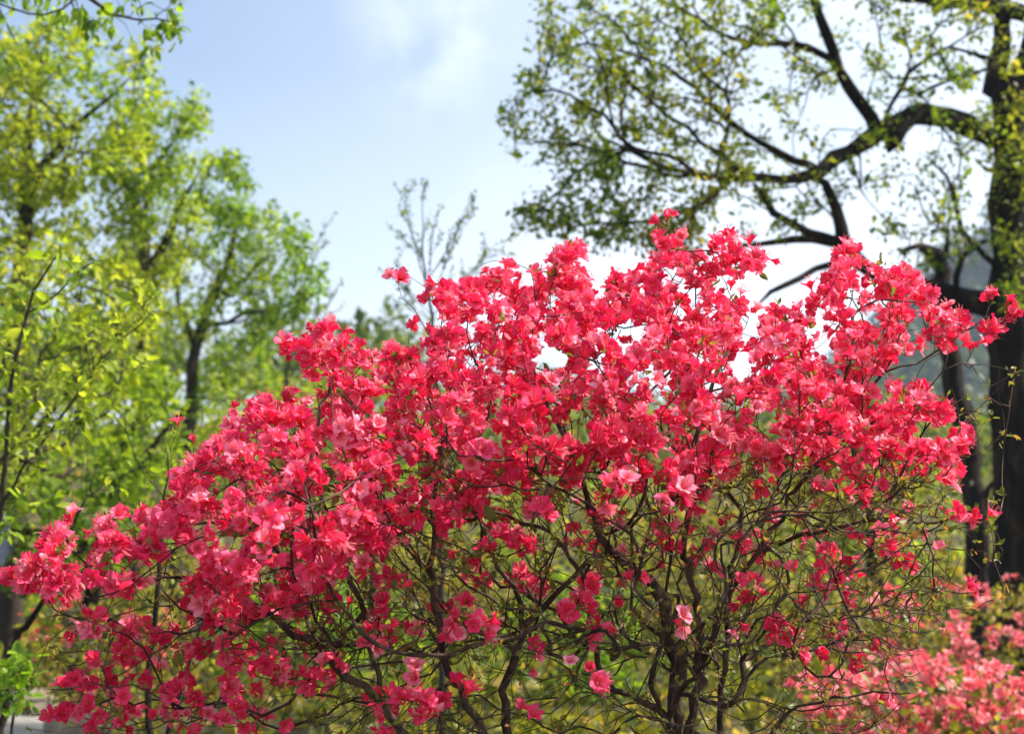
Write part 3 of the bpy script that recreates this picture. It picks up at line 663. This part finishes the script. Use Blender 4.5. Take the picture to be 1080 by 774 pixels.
limb([(790, 190, 10.3), (740, 150, 10.1), (690, 110, 9.9), (650, 75, 9.8)], [.022, .015, .01])
limb([(745, 184, 10.2), (700, 185, 10), (660, 170, 9.9), (610, 155, 9.8), (570, 150, 9.8)], [.02, .012, .008])
limb([(770, 185, 10.2), (745, 215, 10), (700, 230, 9.9), (650, 235, 9.9), (590, 238, 9.8)], [.014, .008])
limb([(890, 160, 10.5), (910, 200, 10.3), (905, 160, 10.3)], [.012, .006])
limb([(930, 140, 10.6), (960, 80, 10.3), (1000, 50, 10.2), (1040, 60, 10.2)], [.018, .010])
limb([(1052, 300, 11), (1040, 270, 10.9), (1015, 240, 10.8), (1008, 205, 10.7), (985, 170, 10.6)], [.03, .02, .012])
limb([(1052, 305, 11), (1018, 320, 10.9), (1006, 290, 10.8), (1015, 268, 10.8), (1035, 255, 10.8)], [.04, .03, .02])
CR = [(([(530, 150), (545, 95), (560, 10), (600, -30), (760, -30), (830, 10), (800, 90), (760, 130), (800, 180), (760, 210), (680, 200), (600, 190)]), 300, 9.9, .7, .05),
      (([(545, 215), (600, 200), (690, 205), (760, 225), (730, 260), (640, 262), (580, 250), (550, 235)]), 90, 9.9, .4, -.1),
      (([(760, -20), (1080, -20), (1080, 60), (1000, 110), (900, 100), (820, 60)]), 90, 10.2, .7, .3),
      (([(780, 110), (900, 60), (1000, 90), (1040, 190), (1000, 260), (940, 250), (880, 230), (800, 250), (740, 230)]), 80, 10.4, .7, .45),
      (([(1030, 120), (1085, 100), (1100, 330), (1060, 330), (1045, 230)]), 60, 10.8, .5, -.3),
      (([(940, 200), (1010, 190), (1040, 260), (1000, 300), (940, 270)]), 18, 10.8, .4, 0)]
for i, (poly, n, d0, hd, thr) in enumerate(CR):
    s.grow(fill(poly, int(n * 1.15), d0, hd, 40, 34, thr, 20 + i), .12, k=.8, wig=.10)
plant('broadleaf_tree', 'old tree with dark trunk at the right edge, crooked limbs reaching left over the azalea', 'tree', b, s, .0042, M_bark, M_leafR, 19, .12, .046, cap=.04, e=.38, knob=.10)

# second, thinner trunk with a broken top
s = Skel(4000); b = P(1022, 735, 12.5); b[2] = ground_z(b[0], b[1])
s.line([b, P(1024, 690, 12.5), P(1032, 620, 12.5), P(1030, 540, 12.5), P(1018, 450, 12.5), P(1003, 380, 12.5), P(992, 320, 12.5), P(993, 285, 12.5), P(985, 268, 12.5), P(975, 262, 12.4)], [.13, .12, .11, .10, .095, .09, .08, .075, .07, .04], .14, jit=.012)
s.line([P(988, 272, 12.5), P(968, 262, 12.3), P(945, 264, 12.2)], [.05, .03, .012], .1, jit=.02)
s.line([P(995, 300, 12.5), P(1000, 262, 12.4), P(1000, 235, 12.4)], [.04, .01], .1, jit=.015)
s.line([P(1030, 560, 12.5), P(1050, 500, 12.4), P(1062, 440, 12.3)], [.03, .01], .12, jit=.02)
s.grow(fill([(940, 240), (1010, 210), (1015, 290), (950, 290)], 14, 12.3, .3, 30, 40, -1, 5), .12)
s.grow(fill([(985, 430), (1060, 420), (1070, 560), (1000, 560)], 30, 12.3, .3, 30, 40, -1, 6), .12)
plant('pollard_tree', 'thin dark leaning trunk with a broken stubby top left of the big tree', 'tree', b, s, .004, M_bark, M_leafR, 5, .12, .05, cap=.05, knob=.06)
s = Skel(4000); b = P(915, 690, 15); b[2] = ground_z(b[0], b[1])
s.line([b, P(925, 640, 15), P(920, 560, 15), P(905, 480, 15)], [.12, .10, .08, .04], .2, jit=.015)
s.grow(fill([(850, 480), (960, 440), (990, 560), (930, 600), (860, 570)], 110, 15, .8, 50, 50, -.4, 7), .15)
plant('understory_tree', 'small pale green tree with a dark short trunk below the right hand azalea branches', 'tree', b, s, .004, M_bark, M_leafS, 14, .22, .09, cap=.05)

# ================================================================== TREES ON THE LEFT
def crown_tree(name, label, base, trunk, limbs, crowns, leafmat, d0, per=19, spread=.15, size=.058, bark=M_bark2, rt=.0034, cap=.05, group='trees on the left bank', e=.40, fine=False, step=.14, droop=.3):
    s = Skel(60000); b = P(*base); b[2] = ground_z(b[0], b[1])
    s.line([b] + [P(*p) for p in trunk[0]], [q * .72 for q in trunk[1]], .18, jit=.010)
    for pts, rad in limbs: s.line([P(*p) for p in pts], [q * .72 for q in rad], .15, jit=.015)
    for i, (poly, n, dd, hd, thr) in enumerate(crowns):
        s.grow(fill(poly, int(n * .85), dd, hd, 45, 38, thr + .2, int(dd * 10) + i * 3), step, k=.8, wig=.15)
    return plant(name, label, 'tree', b, s, rt, bark, leafmat, per, spread, size, group, cap=cap, e=e, fine=fine, droop=droop)
crown_tree('leafy_tree', 'tall leafy tree in the upper left with yellow green crown reaching the frame edge', (10, 700, 12),
    ([(15, 500, 12), (20, 350, 12), (26, 230, 12), (30, 150, 12), (45, 60, 12)], [.16, .14, .12, .09, .06, .03]),
    [([(26, 225, 12), (60, 155, 11.8), (90, 125, 11.6), (125, 95, 11.5)], [.07, .05, .03, .02]), ([(26, 230, 12), (60, 190, 11.8), (75, 150, 11.6)], [.04, .02]), ([(20, 350, 12), (-40, 250, 12), (-60, 150, 12)], [.07, .03])],
    [([(-60, 30), (20, 20), (60, 22), (130, 35), (165, 60), (172, 100), (160, 150), (130, 180), (60, 200), (-60, 220)], 430, 11.8, 1.2, -.35), ([(-60, 140), (60, 150), (90, 230), (60, 300), (-60, 300)], 170, 12, 1, -.5)],
    M_leafL, 12)
crown_tree('leafy_tree', 'slender forked tree with a dark trunk and sprays of bright leaves reaching into the sky', (140, 680, 13.5),
    ([(146, 500, 13.5), (150, 380, 13.5), (152, 300, 13.5), (152, 250, 13.5), (138, 205, 13.5), (122, 170, 13.5)], [.13, .11, .10, .095, .075, .05, .03]),
    [([(152, 300, 13.5), (172, 260, 13.4), (190, 220, 13.3), (205, 190, 13.2)], [.07, .05, .02]), ([(152, 240, 13.5), (162, 180, 13.4), (185, 145, 13.3), (205, 118, 13.2)], [.04, .025, .012]), ([(152, 330, 13.5), (110, 290, 13.5), (80, 250, 13.5)], [.04, .02])],
    [([(105, 150), (150, 130), (175, 105), (215, 100), (218, 125), (190, 150), (180, 190), (150, 210), (110, 220)], 150, 13.4, .7, -.3), ([(150, 180), (210, 170), (215, 250), (180, 300), (120, 310), (90, 250)], 150, 13.5, .9, -.2), ([(70, 240), (150, 230), (190, 330), (150, 430), (60, 430)], 210, 13.5, 1, -.2)],
    M_leafL, 13.5)
crown_tree('leafy_tree', 'round crowned bright green tree nearest the open sky on the left', (185, 670, 15),
    ([(188, 560, 15), (200, 430, 15), (205, 370, 15), (222, 320, 15), (240, 280, 15), (250, 230, 15)], [.12, .10, .09, .08, .07, .05, .03]),
    [([(222, 320, 15), (250, 300, 14.9), (285, 270, 14.8)], [.05, .03, .02]), ([(205, 370, 15), (185, 300, 15), (180, 250, 15)], [.05, .02]), ([(215, 340, 15), (270, 330, 14.8), (310, 320, 14.8)], [.04, .015])],
    [([(222, 165), (245, 165), (262, 190), (275, 215), (250, 240), (215, 240), (190, 215), (205, 190)], 100, 15, .6, -.5), ([(250, 230), (300, 215), (325, 260), (335, 300), (320, 330), (270, 345), (245, 310)], 170, 14.8, .8, -.9), ([(175, 235), (250, 240), (250, 330), (300, 350), (280, 420), (200, 430), (170, 330)], 170, 15, 1, -.1)],
    M_leafG, 15)
crown_tree('leafy_tree', 'low dense dark green tree standing behind the left end of the azalea', (75, 720, 10.5),
    ([(95, 640, 10.5), (115, 560, 10.5), (125, 500, 10.4), (140, 440, 10.4)], [.10, .09, .07, .05, .03]),
    [([(105, 590, 10.5), (60, 560, 10.4), (15, 558, 10.3), (-30, 540, 10.3)], [.06, .045, .03]), ([(110, 570, 10.5), (60, 585, 10.3), (20, 575, 10.2)], [.04, .02]), ([(120, 520, 10.5), (170, 460, 10.6), (210, 430, 10.6)], [.05, .02])],
    [([(-40, 480), (60, 500), (160, 470), (190, 540), (140, 600), (40, 620), (-40, 600)], 190, 10.5, .8, .0), ([(80, 380), (180, 390), (210, 470), (160, 520), (90, 500)], 130, 10.6, .9, -.1)],
    M_leafG, 10.5, bark=M_bark)
crown_tree('leafy_tree', 'broad olive green tree filling the gap between the round crown and the azalea', (290, 640, 18),
    ([(285, 560, 18), (280, 480, 18), (290, 430, 18), (310, 390, 18)], [.13, .11, .09, .07, .04]),
    [([(285, 500, 18), (330, 440, 17.8), (370, 400, 17.6)], [.05, .02]), ([(285, 500, 18), (230, 450, 18), (200, 410, 18)], [.05, .02])],
    [([(170, 400), (250, 400), (330, 390), (410, 385), (440, 430), (430, 520), (200, 540), (170, 470)], 360, 18, 1.6, -.5)],
    M_leafL, 18, size=.08, spread=.24)
crown_tree('leafy_tree', 'yellow green bushy tree below the tall crown at the left edge', (-30, 700, 8.6),
    ([(-25, 560, 8.6), (-10, 440, 8.6), (10, 360, 8.6)], [.08, .06, .04, .02]),
    [([(-20, 520, 8.6), (50, 440, 8.5), (90, 390, 8.4)], [.035, .015])],
    [([(-60, 220), (40, 250), (110, 270), (170, 330), (150, 400), (110, 470), (60, 520), (-60, 530)], 360, 8.7, .9, -.25)],
    M_leafL, 8.6, size=.05, spread=.14, per=11)

# near sapling with fine forked shoots at the left edge, leaves sharper
s = Skel(8000); b = P(-22, 1050, 5.0); b[2] = 0
s.line([b, P(-15, 700, 5), P(-2, 560, 5), (P(6, 480, 5)), P(12, 400, 5), P(28, 330, 5), P(45, 290, 4.9), P(62, 265, 4.9)], [.018, .014, .009, .007, .005, .003], .07, jit=.004)
s.line([P(2, 520, 5), P(40, 470, 4.9), P(80, 420, 4.9), P(110, 375, 4.8), P(150, 340, 4.8)], [.006, .004, .002], .07, jit=.005)
s.line([P(28, 330, 5), P(60, 310, 4.9), P(85, 285, 4.9), P(100, 278, 4.8)], [.004, .002], .07, jit=.004)
s.line([P(2, 520, 5), P(-20, 450, 5), P(-30, 380, 5)], [.004, .002], .07, jit=.004)
s.grow(fill([(-20, 270), (70, 250), (170, 320), (150, 380), (60, 480), (20, 560), (-20, 560)], 110, 4.95, .35, 40, 40, -.4, 31), .06, wig=.14)
plant('sapling', 'slender sapling at the left edge with thin dark forked shoots and crisp small leaves', 'sapling', b, s, .0011, M_bark2, M_leafL, 4, .05, .052, fine=True, cap=.01)
# low leafy sprig at the bottom left
s = Skel(3000); b = P(10, 1000, 4.6); b[2] = 0
s.line([b, P(12, 800, 4.6), P(18, 740, 4.6), P(15, 700, 4.6)], [.008, .006, .003], .06, jit=.004)
s.grow(fill([(-15, 700), (20, 690), (40, 705), (35, 740), (0, 745)], 26, 4.6, .15, 20, 40, -2, 3), .05)
plant('sapling', 'small fresh green sprig above the footpath in the bottom left corner', 'sapling', b, s, .001, M_bark2, M_leafG, 5, .04, .045, fine=True, cap=.008)
# bare poles behind the left end of the azalea
for (pts, rad, lab) in [([(160, 1000, 4.4), (158, 760, 4.4), (160, 690, 4.4), (166, 630, 4.4), (172, 560, 4.5), (178, 500, 4.5)], [.013, .012, .011, .009, .006, .003], 'thin upright bare stem behind the left azalea branches'),
                        ([(10, 900, 5.5), (8, 700, 5.5), (28, 660, 5.5), (46, 630, 5.5), (62, 590, 5.5), (85, 540, 5.5)], [.020, .016, .013, .010, .006], 'leaning dark stem at the far left above the footpath'),
                        ([(170, 1000, 5.2), (180, 770, 5.2), (200, 705, 5.2), (212, 665, 5.2), (222, 600, 5.2)], [.013, .011, .008, .004], 'second thin stem leaning right beside the upright bare stem')]:
    s = Skel(3000); b = P(*pts[0]); b[2] = 0
    s.line([b] + [P(*p) for p in pts[1:]], rad, .07, jit=.006)
    top = P(*pts[-1]); T = top + rng.normal(size=(16, 3)) * [.13, .13, .16] + [0, 0, .05]; s.grow(T, .07)
    plant('sapling', lab, 'sapling', b, s, .0013, M_bark, M_leafL, 3, .05, .036, frac=.8, cap=.01, fine=True)

# branch hanging into the top left corner: its tree stands outside the frame
s = Skel(8000); b = P(-420, 1300, 6.4); b[2] = 0
s.line([b, P(-420, 700, 6.4), P(-400, 200, 6.4), P(-360, -120, 6.4), P(-250, -230, 6.3)], [.14, .12, .10, .07, .04], .2, jit=.01)
s.line([P(-360, -120, 6.4), P(-150, -160, 6.2), P(20, -90, 6.0), P(92, -2, 5.9), P(118, 14, 5.9), P(145, 20, 5.9), P(165, 20, 5.9), P(182, 24, 5.9)], [.05, .03, .015, .006, .005, .004, .003], .08, jit=.004)
s.line([P(20, -90, 6.0), P(60, -40, 6), P(75, 3, 6), P(86, 22, 6), P(80, 45, 6)], [.01, .005, .003], .08, jit=.004)
s.line([P(-150, -160, 6.2), P(-60, -60, 6.2), P(0, 10, 6.2), P(15, 40, 6.2)], [.02, .008, .004], .08, jit=.005)
T = [P(u, v, 5.9 + rng.normal() * .12) for u, v in [(98, 18), (104, 25), (108, 18), (116, 22), (125, 4), (132, 2), (148, 8), (150, 6), (168, 15), (176, 12), (183, 14), (157, 26), (160, 34), (172, 30), (176, 38), (187, 25), (190, 32), (184, 40), (138, 38), (86, 14), (82, 8), (186, 2), (190, -4), (94, 30), (120, -8), (140, -12), (72, -6), (64, 18), (66, 10), (162, 52)]]
s.grow(np.array(T), .06); s.grow(fill([(-60, -60), (60, -60), (65, 5), (30, 20), (20, 70), (-60, 60)], 60, 6.1, .3, 30, 30, -.6, 8), .07)
plant('overhanging_tree', 'fine overhanging branch of pointed leaves coming into the top left corner from outside', 'tree', b, s, .0014, M_bark2, M_leafG, 4, .035, .05, fine=True, cap=.02, droop=1.0)

# ---- bare budding saplings against the sky
def bare_sapling(label, base, trunk, shoots, seed, hw=.30, per=2):
    """thin upright stem whose straight fine twigs fan upwards, swelling buds along them"""
    s = Skel(16000); b = P(*base); b[2] = ground_z(b[0], b[1])
    s.line([b] + [P(*p) for p in trunk], [.030, .018, .010, .006, .003], .10, jit=.006)
    rg = np.random.default_rng(seed); buds = []
    def shoot(i, d, Lg, depth):
        d = norm(d); k = max(3, int(Lg / .09)); idx = i; bend = rg.normal(size=3) * .02
        for j in range(k):
            d = norm(d + bend / k * 3 + rg.normal(size=3) * .05 + [0, 0, .03]); idx = s.add(s.p[idx] + d * Lg / k, idx)
            buds.append(idx)
            if depth and rg.random() < .8:
                side = norm(rg.normal(size=3)); shoot(idx, d + side * .55, Lg * rg.uniform(.25, .5) * (1 - .5 * j / k), depth - 1)
        s.tips.append(idx)
    for (u, v, du, dv, Lpx) in shoots:
        d0 = base[2]; q = P(u, v, d0); i = int(np.argmin(np.linalg.norm(s.p[:s.n] - q, axis=1)))
        shoot(i, np.array([du, rg.normal() * .5, -dv]), Lpx / FPX * d0, 2)
    o = empty('budding_sapling', b, label, 'sapling', 'budding saplings behind the azalea')
    s.radii(.0012, .36, .02); link('trunk', s.tubes('trunk', M_bark2, lim=(.012, .05)), o)
    bi = np.array(buds); V, F = leaves(s.p[bi], s.d[bi], per, .022, .020, False, droop=-.4); link('buds', mesh('buds', V, F, M_leafR), o)['kind'] = 'stuff'
    return o
bare_sapling('tallest budding sapling standing alone against the sky above the middle of the azalea', (470, 640, 9), [(462, 480, 9), (456, 360, 9), (450, 300, 9), (445, 262, 9), (446, 222, 9)],
    [(446, 222, 0, -1, 25), (450, 300, -.30, -1, 100), (452, 310, .35, -1, 90), (454, 330, .75, -1, 90), (447, 270, .35, -1, 60), (447, 275, -.5, -1, 75), (455, 345, .9, -.8, 100), (455, 340, -.8, -.8, 80), (452, 318, .1, -1, 80), (450, 300, .6, -1, 90), (455, 350, -.5, -1, 90)], 2)
bare_sapling('wispy low sapling between the round green tree and the azalea top', (395, 640, 10), [(390, 500, 10), (388, 430, 10), (384, 390, 10), (380, 370, 10)],
    [(388, 430, -.5, -1, 110), (388, 430, .1, -1, 90), (386, 410, -.9, -1, 80), (384, 400, .5, -1, 70), (388, 440, -1, -.8, 90), (380, 370, -.2, -1, 40)], 5)
bare_sapling('wispy sapling leaning out beside the round green crown', (300, 620, 12), [(300, 480, 12), (303, 400, 12), (310, 340, 12), (318, 300, 12), (326, 270, 12)],
    [(326, 270, .35, -1, 45), (310, 340, .4, -1, 70), (303, 390, .7, -1, 90), (318, 300, .6, -1, 45)], 6, per=3)

# ---- shrubs behind and beneath the azalea
def shrub(label, u, d, h, wpx, seed, leafmat=M_leafS, n=150, size=.085):
    s = Skel(14000); b = P(u, 600, d); b[2] = float(ground_z(b[0], b[1])); s.add(b - [0, 0, .03], -1, .03)
    wr = wpx / FPX * d / 2
    for k in range(5):
        a = k * 1.26 + seed; s.line([b, b + [math.cos(a) * wr * .3, math.sin(a) * wr * .3, h * .35], b + [math.cos(a) * wr * .6, math.sin(a) * wr * .6, h * .7]], [.02, .014, .008], .12, start=0, jit=.012)
    q = rand_unit(n); q[:, 2] = np.abs(q[:, 2]); lob = 1 + .18 * np.sin(3 * np.arctan2(q[:, 1], q[:, 0]) + seed) + .12 * np.sin(7 * q[:, 2] + seed)
    q = q * (rng.uniform(.35, 1, (n, 1)) ** .5) * lob[:, None] * [wr, wr * .9, h * .88] + b + [0, 0, h * .10]
    s.grow(q, .14, k=.6, wig=.16)
    return plant('shrub', label, 'shrub', b, s, .0035, M_bark2, leafmat, 14, .15, size * .72, 'green shrubs on the slope behind the azaleas', stem='stems', crown='foliage', cap=.03, seglim=(.02, .1))
SH = [(330, 11.5, 1.1, 240, M_leafG, 'fresh green shrub behind the lower left branches of the azalea'),
      (455, 13, 1.3, 240, M_leafS, 'pale yellow green shrub behind the lower middle stems'),
      (600, 12, .9, 230, M_leafG, 'low mid green shrub seen between the two main stem groups'),
      (690, 15, 1.6, 240, M_leafS, 'yellowish shrub behind the thickest azalea stems'),
      (805, 12.5, 1.0, 220, M_leafS, 'yellow green shrub just right of the thick azalea stems'),
      (900, 17, 1.8, 230, M_leafL, 'tall light green shrub right of centre on the slope'),
      (980, 14, 1.3, 170, M_leafS, 'pale shrub between the right azaleas and the thin dark trunk'),
      (1110, 14.5, 2.2, 150, M_leafL, 'yellow green shrub showing right of the big dark trunk'),
      (190, 13, 1.3, 240, M_leafS, 'olive shrub behind the faded orange red azalea'),
      (60, 13.5, 1.4, 240, M_leafL, 'yellow green shrub beyond the grey footpath at the far left'),
      (560, 19, 2.3, 300, M_leafL, 'broad light green shrub high on the slope behind the middle of the bush'),
      (770, 21, 2.2, 280, M_leafS, 'wide yellowish shrub on the upper slope right of the middle'),
      (925, 26, 3.5, 230, M_leafL, 'bright yellow green bush on the far slope below the right flower branch')]
for i, (u, d, h, wpx, lm, lab) in enumerate(SH): shrub(lab, u, d, h, wpx, i, lm, size=.075 + .002 * d)

# far wood closing the slope
n = 760; uu = rng.uniform(-1700, 2700, n); dd = rng.uniform(34, 75, n)
c = Pn(uu, np.full(n, 540.0), dd); c[:, 2] = ground_z(c[:, 0], c[:, 1]) + rng.uniform(.1, 1.5, n) + 2.0 * (uu < 430)
V, F = leaves(c, np.tile([0, 0, 1.0], (n, 1)), 150, 1.5, .30, up=.8)
tag(link('far_wood', mesh('far_wood', V, F, M_leafW)), 'distant mass of green trees and bushes closing the slope behind the azaleas', 'wood', kind='stuff')

# ================================================================== PERSON at the left edge
def skin(name, pts, edges, rad, mat, parent, root_i=0, sub=2):
    me = bpy.data.meshes.new(name); me.from_pydata([tuple(map(float, p)) for p in pts], edges, []); me.materials.append(mat)
    o = bpy.data.objects.new(name, me); COL.objects.link(o)
    md = o.modifiers.new('skin', 'SKIN'); md.use_smooth_shade = True
    for i, v in enumerate(me.skin_vertices[0].data):
        r = rad[i]; v.radius = r if isinstance(r, tuple) else (r, r); v.use_root = i == root_i
    sb = o.modifiers.new('sub', 'SUBSURF'); sb.levels = sub; sb.render_levels = sub
    o.parent = parent
    return o
M_skin = rough_mat('skin', [(.3, (.50, .30, .22)), (.7, (.56, .35, .26))], 6, .55, 0)
M_jack = rough_mat('grey_blue_cloth', [(.3, (.16, .17, .24)), (.7, (.24, .25, .33))], 9, .85, .4, .01)
M_trou = rough_mat('dark_trousers', [(.3, (.07, .065, .09)), (.7, (.11, .10, .13))], 9, .9, .4, .01)
M_shoe = rough_mat('dark_shoe', [(.3, (.015, .013, .013)), (.7, (.03, .028, .026))], 12, .6, .2, .005)
M_hair = rough_mat('black_hair', [(.3, (.008, .007, .006)), (.7, (.02, .016, .013))], 40, .5, .5, .005, (1, 1, .2))
fp = P(-34, 768, 10.0)
per = empty('person', (fp[0], fp[1], .05), 'person in grey blue jacket and dark trousers on the footpath, cut by the left edge', 'person')
per.rotation_euler = (0, 0, R(-20))
B = [(0, 0, .93), (0, .01, 1.10), (0, .01, 1.30), (0, 0, 1.43), (0, -.01, 1.50), (0, -.02, 1.60), (0, -.03, 1.69),     # 0-6 pelvis..head
     (.17, 0, 1.41), (.27, .04, 1.20), (.245, -.12, 1.06), (.22, -.20, 1.04),                                            # 7-10 right arm, elbow out
     (-.17, 0, 1.41), (-.23, .02, 1.14), (-.22, -.06, .92), (-.215, -.08, .84),                                          # 11-14
     (.09, 0, .86), (.10, -.03, .50), (.11, .03, .10), (.12, -.10, .04), (-.09, 0, .86), (-.10, .0, .50), (-.11, .05, .10), (-.12, -.08, .04)]
E = [(0, 1), (1, 2), (2, 3), (3, 4), (4, 5), (5, 6), (3, 7), (7, 8), (8, 9), (9, 10), (3, 11), (11, 12), (12, 13), (13, 14), (0, 15), (15, 16), (16, 17), (17, 18), (0, 19), (19, 20), (20, 21), (21, 22)]
Rd = [(.13, .10), (.12, .09), (.14, .10), (.10, .08), .052, (.07, .085), (.068, .085), .055, .042, .033, .028, .055, .042, .033, .028, .085, .058, .04, .035, .085, .058, .04, .035]
body = skin('body', B, E, Rd, M_skin, per)
def sub(idx, extra, names):
    m = {i: k for k, i in enumerate(idx)}
    return [B[i] for i in idx], [(m[a], m[b]) for a, b in E if a in m and b in m], [tuple(x + extra for x in (Rd[i] if isinstance(Rd[i], tuple) else (Rd[i], Rd[i]))) for i in idx]
a, b_, c_ = sub([0, 1, 2, 3, 7, 8, 9, 11, 12, 13], .016, 0); skin('jacket', a, b_, c_, M_jack, per)
a, b_, c_ = sub([0, 1, 15, 16, 17, 19, 20, 21], .012, 0); skin('trousers', a, b_, c_, M_trou, per)
for sx_ in (1, -1):
    skin('shoe', [(sx_ * .115, .06, .05), (sx_ * .115, -.05, .045), (sx_ * .12, -.16, .035)], [(0, 1), (1, 2)], [(.045, .05), (.048, .045), (.04, .03)], M_shoe, per)
for hx, hp, sgn in ((.22, (.22, -.20, 1.04), 1), (-.215, (-.215, -.08, .84), -1)):
    dv = np.array([-.1, -.6, -.1]) if sgn > 0 else np.array([0, -.15, -1.]); dv = dv / np.linalg.norm(dv)
    sd_ = np.array([0, 0, 1.]) if sgn > 0 else np.array([0, 1., 0]); q = np.array(hp); pts = [q, q + dv * .05]; ed = [(0, 1)]; rr = [(.02, .028), (.018, .038)]
    for k in range(4):
        f0 = q + dv * .085 + sd_ * (k - 1.5) * .019; ln = [.055, .07, .074, .064][k]; pd = np.cross(dv, sd_) * .25 * sgn
        pts += [f0, f0 + (dv + pd) * ln * .5, f0 + (dv + pd * 3) * ln * .95]; i = len(pts) - 3; ed += [(1, i), (i, i + 1), (i + 1, i + 2)]; rr += [.0095, .0085, .0075]
    pts += [q + dv * .045 - sd_ * .035, q + dv * .085 - sd_ * .055]; i = len(pts) - 2; ed += [(1, i), (i, i + 1)]; rr += [.011, .009]
    skin('hand', pts, ed, rr, M_skin, per, sub=2)
skin('hair', [(0, .03, 1.60), (0, .025, 1.69), (0, -.02, 1.755)], [(0, 1), (1, 2)], [(.065, .05), (.078, .07), (.066, .066)], M_hair, per)
skin('nose', [(0, -.105, 1.665), (0, -.118, 1.64)], [(0, 1)], [.009, .013], M_skin, per)
